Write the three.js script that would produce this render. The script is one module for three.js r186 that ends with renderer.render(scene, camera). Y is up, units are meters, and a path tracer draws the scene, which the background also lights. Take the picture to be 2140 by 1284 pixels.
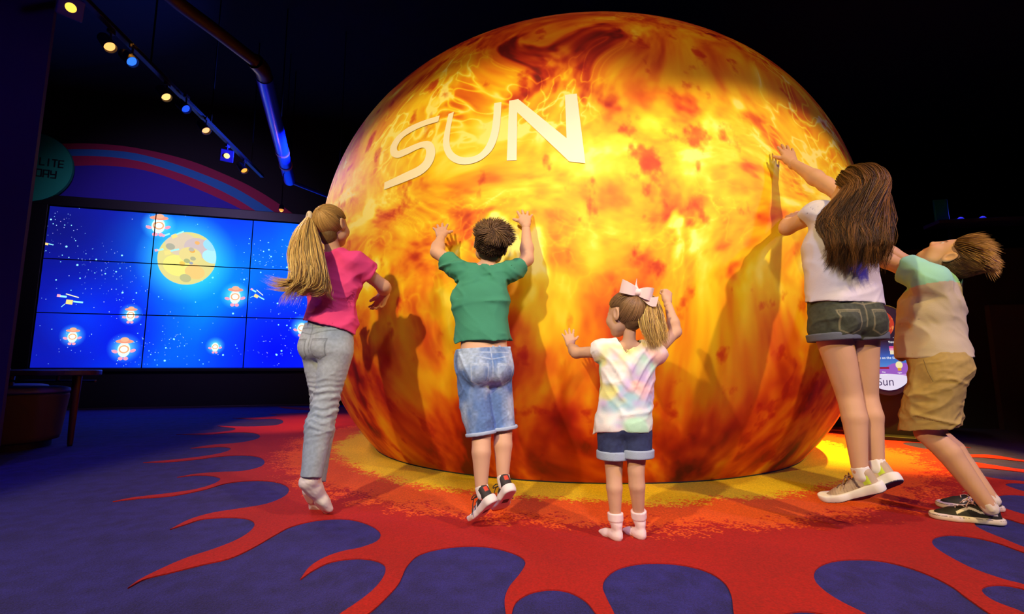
import * as THREE from 'three';
import { mergeGeometries } from 'three/addons/utils/BufferGeometryUtils.js';
import { RoundedBoxGeometry } from 'three/addons/geometries/RoundedBoxGeometry.js';
import { RectAreaLightUniformsLib } from 'three/addons/lights/RectAreaLightUniformsLib.js';

// ------------------------------------------------------------------ camera, lights, exposure
const scene = new THREE.Scene();
scene.background = new THREE.Color(0x000000);
const EYE = 0.66, FOCAL = 1000, PITCH = THREE.MathUtils.degToRad(7.2);
const camera = new THREE.PerspectiveCamera(2 * Math.atan(642 / FOCAL) * 180 / Math.PI, 2140 / 1284, 0.05, 60);
camera.position.set(0, EYE, 0);
camera.rotation.set(PITCH, 0, 0);
scene.add(camera);
const renderer = new THREE.WebGLRenderer({ antialias: true });
renderer.toneMapping = THREE.LinearToneMapping;
renderer.toneMappingExposure = 1.0;
renderer.shadowMap.enabled = true;
RectAreaLightUniformsLib.init();

// stage lamps of the hall, with unseen fill lamps added: [position, aim, colour, candela, half-angle in degrees, penumbra, soft radius]
const LAMPS = [
  { kind: 'projector', at: [-1.9, 3.15, 1.35], aim: [-0.2, 0, -2.6], color: 0xffe2a0, cd: 50, cone: 30, pen: 0.14, soft: 3, label: 'hidden projector on the ceiling behind the camera, left of the pair' },
  { kind: 'projector', at: [2.75, 3.45, 0.75], aim: [1.3, 0, -2.4], color: 0xffd884, cd: 42, cone: 28.5, pen: 0.14, soft: 3, label: 'hidden projector on the ceiling behind the camera, right of the pair' },
  { kind: 'wash', at: [0.25, 3.6, 1.6], aim: [0.35, 0.75, -2.3], color: 0xe6dcff, cd: 33, cone: 21, pen: 0.9, soft: 8, label: 'pale ceiling wash lamp behind the camera' },
  { kind: 'wash', at: [-3.4, 4.0, 0.4], aim: [-2.5, 0, -1.9], color: 0x7a60ff, cd: 20, cone: 33, pen: 1, soft: 8, label: 'added unseen violet fill lamp above the left carpet' },  // added fixture, stands in for violet ambient bounce on the left
  { kind: 'wash', at: [4.4, 4.0, 0.6], aim: [2.2, 0, -2.2], color: 0x7c68ff, cd: 33, cone: 34, pen: 1, soft: 8, label: 'added unseen violet fill lamp above the right carpet' },  // added fixture for the same violet bounce on the right
  { kind: 'accent', at: [4.0, 4.4, -3.1], aim: [2.85, 0, -4.1], color: 0xffc030, cd: 400, cone: 16, pen: 1, soft: 2, label: 'amber ceiling spot right of the big orange sun' },
  { kind: 'accent', at: [-3.3, 5.0, -3.1], aim: [-2.6, 0, -5.8], color: 0xffa430, cd: 120, cone: 11, pen: 0.9, soft: 2, label: 'amber ceiling spot left of the big orange sun' },
  { kind: 'wash', at: [0.5, 4.5, 1.4], aim: [0.5, 2.9, -3.4], color: 0xffc0a8, cd: 24, cone: 27, pen: 1, soft: 8, label: 'added unseen rosy fill lamp facing the crown of the sun' },  // unseen lamp added to lift the dark crown
  { kind: 'wash', at: [-4.6, 4.6, -3.6], aim: [-5.6, 2.6, -8.2], color: 0xc8a8ff, cd: 34, cone: 34, pen: 1, soft: 6, label: 'added unseen lilac fill lamp facing the rainbow mural' },  // unseen lamp added to brighten the mural
  { kind: 'wash', at: [-1.2, 4.4, 0.2], aim: [-3.8, 1.8, -2.6], color: 0x6a3cff, cd: 14, cone: 30, pen: 1, soft: 6, label: 'added unseen deep violet fill lamp facing the near partition' },  // unseen lamp added to bring out the purple partition
];
const lampLights = LAMPS.map((d) => {
  const l = new THREE.SpotLight(d.color, d.cd, 0, THREE.MathUtils.degToRad(d.cone), d.pen, 2);
  const dir = new THREE.Vector3(...d.aim).sub(new THREE.Vector3(...d.at)).normalize();
  l.position.set(...d.at).addScaledVector(dir, 0.19);
  l.target.position.set(...d.aim);
  l.castShadow = true; l.shadow.radius = d.soft; l.shadow.mapSize.set(2048, 2048);
  scene.add(l, l.target);
  return l;
});
const screenLight = new THREE.RectAreaLight(0x1a4cff, 0.8, 4.5, 2.55);   // placed with the video wall below
scene.add(screenLight);

// ------------------------------------------------------------------ small helpers
const V = (x = 0, y = 0, z = 0) => new THREE.Vector3(x, y, z);
const rad = THREE.MathUtils.degToRad, lerp = THREE.MathUtils.lerp, clamp = THREE.MathUtils.clamp;
let seedState = 20240601;
function rnd() { seedState = (seedState + 0x6d2b79f5) | 0; let t = Math.imul(seedState ^ (seedState >>> 15), 1 | seedState); t = (t + Math.imul(t ^ (t >>> 7), 61 | t)) ^ t; return ((t ^ (t >>> 14)) >>> 0) / 4294967296; }
const rr = (a, b) => a + (b - a) * rnd();
function hash(i, j, k) { let h = Math.imul(i, 374761393) + Math.imul(j, 668265263) + Math.imul(k, 1440662683); h = Math.imul(h ^ (h >>> 13), 1274126177); return ((h ^ (h >>> 16)) >>> 0) / 2147483648 - 1; }
function noise(x, y, z) {
  const i = Math.floor(x), j = Math.floor(y), k = Math.floor(z);
  let u = x - i, v = y - j, w = z - k;
  u = u * u * (3 - 2 * u); v = v * v * (3 - 2 * v); w = w * w * (3 - 2 * w);
  const a = hash(i, j, k), b = hash(i + 1, j, k), c = hash(i, j + 1, k), d = hash(i + 1, j + 1, k);
  const e = hash(i, j, k + 1), f = hash(i + 1, j, k + 1), g = hash(i, j + 1, k + 1), h = hash(i + 1, j + 1, k + 1);
  const p = a + u * (b - a), q = c + u * (d - c), r = e + u * (f - e), s = g + u * (h - g);
  const m = p + v * (q - p), n = r + v * (s - r);
  return m + w * (n - m);
}
function fbm(x, y, z, o) { let s = 0, a = 0.5; for (let i = 0; i < o; i++) { s += a * noise(x, y, z); x = x * 2.03 + 7.1; y = y * 2.03 - 3.7; z = z * 2.03 + 1.3; a *= 0.5; } return s; }
const sm = (a, b, x) => { const t = clamp((x - a) / (b - a), 0, 1); return t * t * (3 - 2 * t); };
const lin = (hex) => { const c = new THREE.Color(hex); return [c.r, c.g, c.b]; };
const mix3 = (a, b, t) => [a[0] + (b[0] - a[0]) * t, a[1] + (b[1] - a[1]) * t, a[2] + (b[2] - a[2]) * t];

// a picture point and a distance, a floor point, a point on a level plane: measured places of the room
function ray(px, py) {
  const x = (px - 1070) / FOCAL, y = -(py - 642) / FOCAL;
  const f = Math.cos(PITCH) - y * Math.sin(PITCH);
  return V(x / f, (y * Math.cos(PITCH) + Math.sin(PITCH)) / f, -1);
}
const onLevel = (px, py, h) => { const d = ray(px, py); return d.multiplyScalar((h - EYE) / d.y).add(V(0, EYE, 0)); };
const onFloor = (px, py) => onLevel(px, py, 0);
function place(px, py, r, azimuth = 0) {
  const d = ray(px, py);
  return d.multiplyScalar(r / (d.x * Math.sin(azimuth) + Math.cos(azimuth))).add(V(0, EYE, 0));
}

const used = {};
function numbered(name) { const n = used[name] || 0; used[name] = n + 1; return n ? `${name}_${String(n).padStart(3, '0')}` : name; }
function shade(o) { o.castShadow = true; o.receiveShadow = true; return o; }
function thing(name, label, category, at = V(), group) {
  const o = new THREE.Group(); o.name = numbered(name); o.position.copy(at); scene.add(o);
  o.userData = { label, category }; if (group) o.userData.group = group;
  return o;
}
function part(name, geometry, material, parent, label) {
  const o = shade(new THREE.Mesh(geometry, material)); o.name = name; parent.add(o);
  if (label) o.userData.label = label;
  return o;
}
function structure(name, geometry, material, parent) {
  const o = shade(new THREE.Mesh(geometry, material)); o.name = name; (parent || scene).add(o);
  if (!parent) o.userData.kind = 'structure';
  return o;
}
const std = (color, roughness = 0.7, more = {}) => new THREE.MeshStandardMaterial({ color, roughness, ...more });
function box(w, h, d, x = 0, y = 0, z = 0, r = 0) { const g = r ? new RoundedBoxGeometry(w, h, d, 2, r) : new THREE.BoxGeometry(w, h, d); g.translate(x, y, z); return g; }
function clean(g) { const o = g.index ? g.toNonIndexed() : g.clone(); for (const k of Object.keys(o.attributes)) if (!['position', 'normal', 'uv'].includes(k)) o.deleteAttribute(k); return o; }
const join = (list) => mergeGeometries(list.map(clean));
function tube(points, r, seg = 24, sides = 8, closed = false) { return new THREE.TubeGeometry(new THREE.CatmullRomCurve3(points, closed), seg, r, sides, closed); }
function dataTexture(w, h, fn, srgb = true, repeat = true) {
  const a = new Uint8Array(w * h * 4);
  for (let y = 0; y < h; y++) for (let x = 0; x < w; x++) { const c = fn(x, y), o = (y * w + x) * 4; a[o] = c[0]; a[o + 1] = c[1]; a[o + 2] = c[2]; a[o + 3] = 255; }
  const t = new THREE.DataTexture(a, w, h); t.magFilter = THREE.LinearFilter; t.minFilter = THREE.LinearMipmapLinearFilter; t.generateMipmaps = true;
  if (srgb) t.colorSpace = THREE.SRGBColorSpace;
  if (repeat) t.wrapS = t.wrapT = THREE.RepeatWrapping;
  t.needsUpdate = true; return t;
}

// ------------------------------------------------------------------ implicit shapes meshed by surface nets
function cone(a, b, ra, rb = ra) { return { t: 0, a, b, ra, rb }; }
function primDist(q, x, y, z) {
  const a = q.a, b = q.b, ax = b.x - a.x, ay = b.y - a.y, az = b.z - a.z, px = x - a.x, py = y - a.y, pz = z - a.z;
  const l = ax * ax + ay * ay + az * az; let t = l > 0 ? (px * ax + py * ay + pz * az) / l : 0; t = t < 0 ? 0 : t > 1 ? 1 : t;
  const dx = px - t * ax, dy = py - t * ay, dz = pz - t * az;
  return Math.sqrt(dx * dx + dy * dy + dz * dz) - (q.ra + (q.rb - q.ra) * t);
}
const smin = (a, b, k) => { const h = k - Math.abs(a - b); return (a < b ? a : b) - (h > 0 ? h * h / (4 * k) : 0); };
const smax = (a, b, k) => -smin(-a, -b, k);
function blend(prims, k) { return (x, y, z) => { let d = 9; for (const q of prims) { const e = primDist(q, x, y, z); const h = k - Math.abs(d - e); d = (d < e ? d : e) - (h > 0 ? h * h / (4 * k) : 0); } return d; }; }
const ell = (x, y, z, cx, cy, cz, rx, ry, rz) => { const a = (x - cx) / rx, b = (y - cy) / ry, c = (z - cz) / rz; const k0 = Math.sqrt(a * a + b * b + c * c), p = a / rx, q = b / ry, r = c / rz, k1 = Math.sqrt(p * p + q * q + r * r); return k1 > 0 ? k0 * (k0 - 1) / k1 : -Math.min(rx, ry, rz); };
const plane = (p, n) => { const o = p.dot(n); return (x, y, z) => x * n.x + y * n.y + z * n.z - o; };
function boundsOf(prims, pad) {
  const b = new THREE.Box3();
  for (const q of prims) { const r = Math.max(q.ra, q.rb) + pad; for (const p of [q.a, q.b]) { b.expandByPoint(V(p.x - r, p.y - r, p.z - r)); b.expandByPoint(V(p.x + r, p.y + r, p.z + r)); } }
  return b;
}
function net(F, bounds, cell, color, smooth = 1) {
  const { min, max } = bounds, nx = Math.ceil((max.x - min.x) / cell) + 2, ny = Math.ceil((max.y - min.y) / cell) + 2, nz = Math.ceil((max.z - min.z) / cell) + 2;
  const val = new Float32Array(nx * ny * nz), B = 8, R = B * cell * 0.87;
  for (let bz = 0; bz < nz; bz += B) for (let by = 0; by < ny; by += B) for (let bx = 0; bx < nx; bx += B) {
    const d = F(min.x + (bx + 3.5) * cell, min.y + (by + 3.5) * cell, min.z + (bz + 3.5) * cell), far = Math.abs(d) > R * 1.6 + 0.012;
    for (let k = bz; k < Math.min(bz + B, nz); k++) for (let j = by; j < Math.min(by + B, ny); j++) for (let i = bx; i < Math.min(bx + B, nx); i++)
      val[(k * ny + j) * nx + i] = far ? d : F(min.x + i * cell, min.y + j * cell, min.z + k * cell);
  }
  const id = new Int32Array(nx * ny * nz).fill(-1), pos = [], index = [], sx = 1, sy = nx, sz = nx * ny;
  const off = [0, sx, sy, sx + sy, sz, sx + sz, sy + sz, sx + sy + sz], EDGE = [[0, 1], [2, 3], [4, 5], [6, 7], [0, 2], [1, 3], [4, 6], [5, 7], [0, 4], [1, 5], [2, 6], [3, 7]];
  for (let k = 0; k < nz - 1; k++) for (let j = 0; j < ny - 1; j++) for (let i = 0; i < nx - 1; i++) {
    const o = (k * ny + j) * nx + i; let m = 0;
    for (let c = 0; c < 8; c++) if (val[o + off[c]] < 0) m |= 1 << c;
    if (m === 0 || m === 255) continue;
    let x = 0, y = 0, z = 0, n = 0;
    for (const [a, b] of EDGE) { const fa = val[o + off[a]], fb = val[o + off[b]]; if ((fa < 0) === (fb < 0)) continue; const t = fa / (fa - fb); n++; x += (a & 1) + t * ((b & 1) - (a & 1)); y += (a >> 1 & 1) + t * ((b >> 1 & 1) - (a >> 1 & 1)); z += (a >> 2) + t * ((b >> 2) - (a >> 2)); }
    id[o] = pos.length / 3; pos.push(min.x + (i + x / n) * cell, min.y + (j + y / n) * cell, min.z + (k + z / n) * cell);
  }
  const quad = (a, b, c, d, flip) => { if (a < 0 || b < 0 || c < 0 || d < 0) return; flip ? index.push(a, c, b, a, d, c) : index.push(a, b, c, a, c, d); };
  for (let k = 1; k < nz - 1; k++) for (let j = 1; j < ny - 1; j++) for (let i = 1; i < nx - 1; i++) {
    const o = (k * ny + j) * nx + i, s = val[o] < 0;
    if (s !== (val[o + sx] < 0)) quad(id[o - sy - sz], id[o - sz], id[o], id[o - sy], !s);
    if (s !== (val[o + sy] < 0)) quad(id[o - sx - sz], id[o - sx], id[o], id[o - sz], !s);
    if (s !== (val[o + sz] < 0)) quad(id[o - sx - sy], id[o - sy], id[o], id[o - sx], !s);
  }
  const P = new Float32Array(pos);
  for (let it = 0; it < smooth; it++) {
    const acc = new Float32Array(P.length), cnt = new Uint16Array(P.length / 3);
    for (let t = 0; t < index.length; t += 3) for (let e = 0; e < 3; e++) { const a = index[t + e], b = index[t + (e + 1) % 3]; acc[a * 3] += P[b * 3]; acc[a * 3 + 1] += P[b * 3 + 1]; acc[a * 3 + 2] += P[b * 3 + 2]; cnt[a]++; }
    for (let v = 0; v < cnt.length; v++) if (cnt[v]) for (let c = 0; c < 3; c++) P[v * 3 + c] += 0.5 * (acc[v * 3 + c] / cnt[v] - P[v * 3 + c]);
  }
  const g = new THREE.BufferGeometry();
  g.setAttribute('position', new THREE.BufferAttribute(P, 3));
  g.setIndex(index); g.computeVertexNormals();
  const nv = P.length / 3, uv = new Float32Array(nv * 2), col = new Float32Array(nv * 3), N = g.attributes.normal.array;
  for (let v = 0; v < nv; v++) {
    const x = P[v * 3], y = P[v * 3 + 1], z = P[v * 3 + 2];
    uv[v * 2] = x * 0.8 - z * 0.6; uv[v * 2 + 1] = y;
    const c = typeof color === 'function' ? color(x, y, z, N[v * 3], N[v * 3 + 1], N[v * 3 + 2]) : color; col[v * 3] = c[0]; col[v * 3 + 1] = c[1]; col[v * 3 + 2] = c[2];
  }
  g.setAttribute('uv', new THREE.BufferAttribute(uv, 2)); g.setAttribute('color', new THREE.BufferAttribute(col, 3));
  return g;
}
function fuse(list) { return mergeGeometries(list.map((g) => { const o = g.index ? g.toNonIndexed() : g; return o; })); }
function tint(g, c) { const n = g.attributes.position.count, a = new Float32Array(n * 3); for (let i = 0; i < n; i++) a.set(c, i * 3); g.setAttribute('color', new THREE.BufferAttribute(a, 3)); return g; }

// ------------------------------------------------------------------ the hall
const SUN = { x: 0.619, z: -4.66, a: 2.36, b: 2.101, y: 1.46, n: 2.291 };
SUN.rc = SUN.a * Math.pow(1 - Math.pow(SUN.y / SUN.b, SUN.n), 1 / SUN.n);
const speckle = dataTexture(512, 512, (x, y) => {
  const v = 0.80 + 0.16 * hash(x >> 1, y >> 1, 3) + 0.12 * hash(x, y, 9) + 0.10 * noise(x / 40, y / 40, 5); const g = clamp(v, 0, 1) * 255; return [g, g, g];
});
const pile = dataTexture(256, 256, (x, y) => { const g = 128 + 60 * hash(x >> 1, y >> 1, 17) + 50 * hash(x, y, 21); return [g, g, g]; }, false);
function planarUV(g, s) { const p = g.attributes.position, u = new Float32Array(p.count * 2); for (let i = 0; i < p.count; i++) { u[i * 2] = p.getX(i) * s; u[i * 2 + 1] = p.getZ(i) * s; } g.setAttribute('uv', new THREE.BufferAttribute(u, 2)); return g; }
const carpetMat = std(0x2d2b90, 0.95, { map: speckle, bumpMap: pile, bumpScale: 0.002 });
{
  const g = planarUV(new THREE.BoxGeometry(30, 0.2, 26).translate(0, -0.1, -5), 1 / 0.55);
  structure('floor', g, carpetMat);
}
// flame edge of the carpet inlay, cusp to cusp, as it lies on the floor
const EDGE = [
  [[645, 853], [610, 852], [581, 850.6]], [[581, 850.6], [600, 855], [640, 858], [648, 861], [630, 864], [600, 865], [559, 866]], [[559, 866], [575, 867.5], [579, 869.5], [560, 872], [486, 875]],
  [[486, 875], [530, 877], [574, 876], [592, 882], [574, 890], [520, 892.5], [454, 891]], [[454, 891], [470, 893.5], [486, 895], [492, 897.5], [484, 901], [440, 905.5], [368, 909]],
  [[368, 909], [424, 910], [462, 907], [499, 904.5], [529, 906], [543, 911.6], [536, 919], [499, 926.5], [443, 931], [398, 938]], [[398, 938], [430, 936.5], [462, 935], [482, 938.5], [473, 945], [443, 952], [387, 959.5], [299, 968]],
  [[299, 968], [349.5, 967], [406, 962], [462, 955], [506.5, 953], [538, 956], [553, 966], [542, 978], [506.5, 986], [462, 988], [409, 992], [370, 999]],
  [[370, 999], [409, 995], [439, 996], [460.5, 1002], [447, 1012.5], [409, 1024], [349.5, 1033], [275, 1042], [235.5, 1050]],
  [[235.5, 1050], [293.5, 1043.5], [361, 1038], [424, 1025.6], [480, 1010.6], [536, 1006], [574, 1009], [596, 1016], [604, 1026], [592.5, 1040.5], [555, 1055.5], [499, 1065], [443, 1074], [398, 1087], [355, 1108.6]],
  [[355, 1108.6], [387, 1098.5], [424, 1087], [480, 1083.5], [518, 1087], [532, 1097], [521.5, 1113.5], [491.6, 1132], [443, 1151], [387, 1169.5], [331, 1194], [290, 1215], [266.5, 1232]],
  [[266.5, 1232], [304.7, 1212.5], [357, 1199.5], [424, 1182.6], [480, 1169.5], [529, 1147], [574, 1121], [611, 1102], [667, 1089], [723, 1087], [761, 1095], [787, 1108], [795.5, 1120], [787, 1134], [753, 1147], [716, 1154.6], [678.5, 1167.6], [648.6, 1186], [627, 1214]],
  [[627, 1214], [656, 1194], [693, 1177], [742, 1170], [779, 1173], [802, 1182.6], [805.6, 1195], [798, 1214], [776, 1239], [742, 1265], [712, 1285], [660, 1325], [600, 1390]],
  [[600, 1390], [700, 1330], [772, 1284], [798, 1261], [832, 1224], [850.5, 1186], [873, 1164], [903, 1153], [956, 1144.7], [1012, 1144.7], [1060.7, 1154.8], [1090.7, 1168], [1098, 1180], [1087, 1201.5], [1064.5, 1229.5], [1055, 1254], [1057, 1284], [1066, 1320], [1060, 1380]],
  [[1060, 1380], [1066, 1320], [1070, 1284], [1079.4, 1261], [1109, 1242.6], [1146.7, 1235.5], [1184, 1239], [1221.5, 1257.6], [1244, 1284], [1275, 1330], [1320, 1400]],
  [[1320, 1400], [1300, 1330], [1283, 1284], [1268, 1254], [1259.6, 1229.5], [1268, 1209], [1296, 1190], [1341, 1180.6], [1393.5, 1180], [1442, 1186.5], [1483, 1199.6], [1513, 1220], [1528, 1246], [1533.6, 1284], [1550, 1340], [1600, 1410]],
  [[1600, 1410], [1600, 1340], [1622, 1295], [1680, 1281], [1740, 1292], [1830, 1330], [1960, 1400]],
  [[1960, 1400], [1870, 1325], [1805, 1284], [1767.5, 1265.5], [1733, 1245], [1707.7, 1223], [1701, 1204], [1711, 1188], [1739, 1176.4], [1783, 1172], [1840, 1175], [1893, 1187], [1940.5, 1204], [1988, 1228], [2019, 1251], [2066, 1284], [2140, 1330], [2250, 1390]],
  [[2250, 1390], [2190, 1325], [2140, 1284], [2082, 1261], [2057, 1245], [2054, 1232], [2082, 1225.5], [2113.6, 1228], [2140, 1234], [2220, 1258], [2330, 1300]],
  [[2330, 1300], [2230, 1254], [2140, 1224.5], [2098, 1213.5], [2035, 1191.5], [1984.6, 1166], [1956, 1147.5], [1948, 1135], [1956, 1125.4], [1988, 1120.7], [2035, 1125.4], [2082, 1136.5], [2140, 1157], [2240, 1190], [2360, 1228]],
  [[2360, 1228], [2240, 1180], [2140, 1146], [2098, 1128.6], [2060, 1113], [2038, 1100], [2046, 1090], [2098, 1085], [2140, 1097], [2230, 1115], [2360, 1135]],
  [[2360, 1135], [2240, 1104], [2140, 1077], [2095, 1062], [2078, 1048], [2084, 1040], [2098, 1036], [2140, 1037], [2230, 1050], [2340, 1062]],
  [[2340, 1062], [2230, 1042], [2140, 1028.5], [2117, 1021.6], [2101, 1015], [2117, 1010.6], [2140, 1012], [2230, 1021], [2320, 1027]],
  [[2320, 1027], [2220, 1016], [2140, 1007.4], [2098, 1004], [2051, 996], [2032, 987], [2041, 979], [2082, 982], [2140, 988.6], [2240, 998], [2340, 1004]],
  [[2340, 1004], [2240, 993], [2140, 983], [2082, 974.4], [2035, 966.5], [2019, 960], [2035, 957], [2082, 960], [2140, 966.5], [2230, 975]],
  [[2230, 975], [2140, 963], [2070, 952], [2012, 951], [1990, 946], [1965, 941], [1937, 940], [1909, 935], [1887, 928.5], [1900, 925.5], [1935, 928], [1975, 933], [2030, 937]],
  [[2030, 937], [1985, 931], [1940, 924], [1905, 919], [1893, 915], [1905, 912], [1950, 914]], [[1950, 914], [1900, 909.5], [1840, 907]],
];
const flamePoints = [];
for (const seg of EDGE) {
  const c = new THREE.CatmullRomCurve3(seg.map(([x, y]) => onFloor(x, y)), false, 'centripetal'), n = seg.length * 5;
  for (let i = 0; i < n; i++) flamePoints.push(c.getPoint(i / n));
}
{
  const A = flamePoints[flamePoints.length - 1], B = flamePoints[0], ang = (p) => Math.atan2(p.z - SUN.z, p.x - SUN.x), dist = (p) => Math.hypot(p.x - SUN.x, p.z - SUN.z);
  const a0 = ang(A); let a1 = ang(B); const r0 = dist(A), r1 = dist(B);
  while (a1 > a0) a1 -= 2 * Math.PI;
  for (let i = 1; i < 40; i++) { const t = i / 40, a = lerp(a0, a1, t), r = lerp(r0, r1, t) + 0.25 * Math.sin(t * 24); flamePoints.push(V(SUN.x + r * Math.cos(a), 0, SUN.z + r * Math.sin(a))); }
}
{
  const shape = new THREE.Shape(flamePoints.map((p) => new THREE.Vector2(p.x, -p.z)));
  const g = new THREE.ExtrudeGeometry(shape, { depth: 0.004, bevelEnabled: false, curveSegments: 1 }); g.rotateX(-Math.PI / 2);
  // yellow, orange and red yarn, the bands breaking up into specks where they meet
  const S = 8.4, red = [176, 15, 9], orange = [236, 92, 8], yellow = [240, 208, 8];
  const map = dataTexture(2048, 2048, (i, j) => {
    const x = (i / 2048 - 0.5) * S, z = (j / 2048 - 0.5) * S, r = Math.hypot(x, z) - SUN.rc;
    const cell = 0.008, n = 0.6 * hash(Math.floor((x + 0.004 * hash(j >> 2, 0, 1)) / cell), Math.floor(z / cell), 5) + 0.5 * noise(x / 0.03, z / 0.03, 1) + 0.5 * noise(x / 0.14, z / 0.14, 2);
    const wob = 0.05 * noise(x * 1.1, z * 1.1, 8);
    const e1 = (r - 0.36 - wob) / 0.15, e2 = (r - 0.71 - wob) / 0.2;
    const c = n + e1 * 1.6 < 0 && e1 < 1 ? yellow : n * 1.1 + e2 * 1.6 < 0 && e2 < 1 ? orange : red;
    const k = 0.9 + 0.1 * hash(i, j, 3) + 0.04 * noise(i / 60, j / 60, 4);
    return [clamp(c[0] * k, 0, 255), clamp(c[1] * k, 0, 255), clamp(c[2] * k, 0, 255)];
  }, true, false);
  const p = g.attributes.position, uv = g.attributes.uv;
  for (let i = 0; i < p.count; i++) uv.setXY(i, (p.getX(i) - SUN.x) / S + 0.5, (p.getZ(i) - SUN.z) / S + 0.5);
  const o = shade(new THREE.Mesh(g, std(0xffffff, 0.95, { map, bumpMap: Object.assign(pile.clone(), { repeat: new THREE.Vector2(14, 14) }), bumpScale: 0.002 })));
  o.name = 'flame_carpet'; o.userData.label = 'red flame-shaped carpet inlay with orange and yellow rings round the sun'; scene.getObjectByName('floor').add(o);
}
const hallBlack = std(0x0c0a12, 0.9), hallDark = std(0x07060a, 0.95);
structure('ceiling', new THREE.BoxGeometry(30, 0.2, 26).translate(0, 5.4, -5), hallDark);
structure('wall_back', new THREE.BoxGeometry(30, 5.5, 0.2).translate(0, 2.65, -17.9), hallDark);
structure('wall_front', new THREE.BoxGeometry(30, 5.5, 0.2).translate(0, 2.65, 7.9), hallDark);
structure('wall_left', new THREE.BoxGeometry(0.2, 5.5, 26).translate(-14.9, 2.65, -5), hallDark);
structure('wall_right', new THREE.BoxGeometry(0.2, 5.5, 26).translate(14.9, 2.65, -5), hallDark);

// the screen wall: a frame of reference turned 15 degrees, x along the wall, z out of it
const wallYaw = rad(15.2), wallOrigin = ray(110, 600).multiplyScalar(7.6).setY(0);
const wallX = V(Math.cos(wallYaw), 0, -Math.sin(wallYaw)), wallN = V(Math.sin(wallYaw), 0, Math.cos(wallYaw));
const wallMatrix = new THREE.Matrix4().makeBasis(wallX, V(0, 1, 0), wallN).setPosition(wallOrigin);
const wallInverse = wallMatrix.clone().invert();
function onWall(px, py, out = 0) {
  const d = ray(px, py), o = V(0, EYE, 0), t = wallOrigin.clone().addScaledVector(wallN, out).sub(o).dot(wallN) / d.dot(wallN);
  return o.addScaledVector(d, t).applyMatrix4(wallInverse);
}
function wallGroup(name, label, category, x, y, z) {
  const o = thing(name, label, category, V(x, y, z).applyMatrix4(wallMatrix)); o.rotation.y = wallYaw; return o;
}
{ // black wall that carries screen and mural
  const g = new THREE.BoxGeometry(9.4, 5.3, 0.3).translate(2.4, 2.65, -0.2); g.applyMatrix4(wallMatrix);
  structure('wall_screen', g, hallBlack);
}
// mural: three arched bands over an indigo field
{
  const top = [[40, 307], [90, 301], [135, 300], [193, 300], [263, 306], [333, 319], [403, 338], [473, 366], [526, 391], [575, 421], [640, 468], [700, 520]];
  const b1 = [[40, 318], [90, 313], [144, 312], [210, 313], [280, 320], [350.5, 338], [421, 363], [491, 393], [571, 442], [640, 490], [690, 530]];
  const b2 = [[40, 332], [90, 327], [151, 326], [210, 327], [280, 335], [350, 354], [421, 380], [491, 414], [536, 442], [600, 480], [660, 525]];
  const b3 = [[40, 352], [90, 348], [151, 347], [210, 346], [280, 352], [333, 364.5], [403, 391], [473, 422], [519, 446], [580, 486], [630, 525]];
  const o = wallGroup('arched_mural', 'wall mural with crimson and teal rainbow arcs over indigo above the video wall', 'mural', 0, 0, -0.05);
  const wp = (l) => new THREE.CatmullRomCurve3(l.map(([x, y]) => onWall(x, y).setZ(0))).getPoints(60).map((p) => new THREE.Vector2(p.x, p.y));
  const T = wp(top), A = wp(b1), B = wp(b2), C = wp(b3), low = 3.36;
  const fill = (u, l, color, label) => {
    const pts = [...u.filter((p) => p.y > low), ...l.filter((p) => p.y > low).reverse()];
    const g = new THREE.ExtrudeGeometry(new THREE.Shape(pts), { depth: 0.05, bevelEnabled: false });
    part('arc_band', g, std(color, 0.8), o, label);
  };
  fill(T, A, 0x8c1440, 'upper crimson band'); fill(A, B, 0x1f6fae, 'teal band'); fill(B, C, 0xa01848, 'lower crimson band');
  const field = C.filter((p) => p.y > low), pts = [...field, new THREE.Vector2(field[field.length - 1].x, low), new THREE.Vector2(field[0].x, low)];
  part('indigo_field', new THREE.ExtrudeGeometry(new THREE.Shape(pts), { depth: 0.05, bevelEnabled: false }), std(0x2a20a0, 0.8), o);
}
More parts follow.
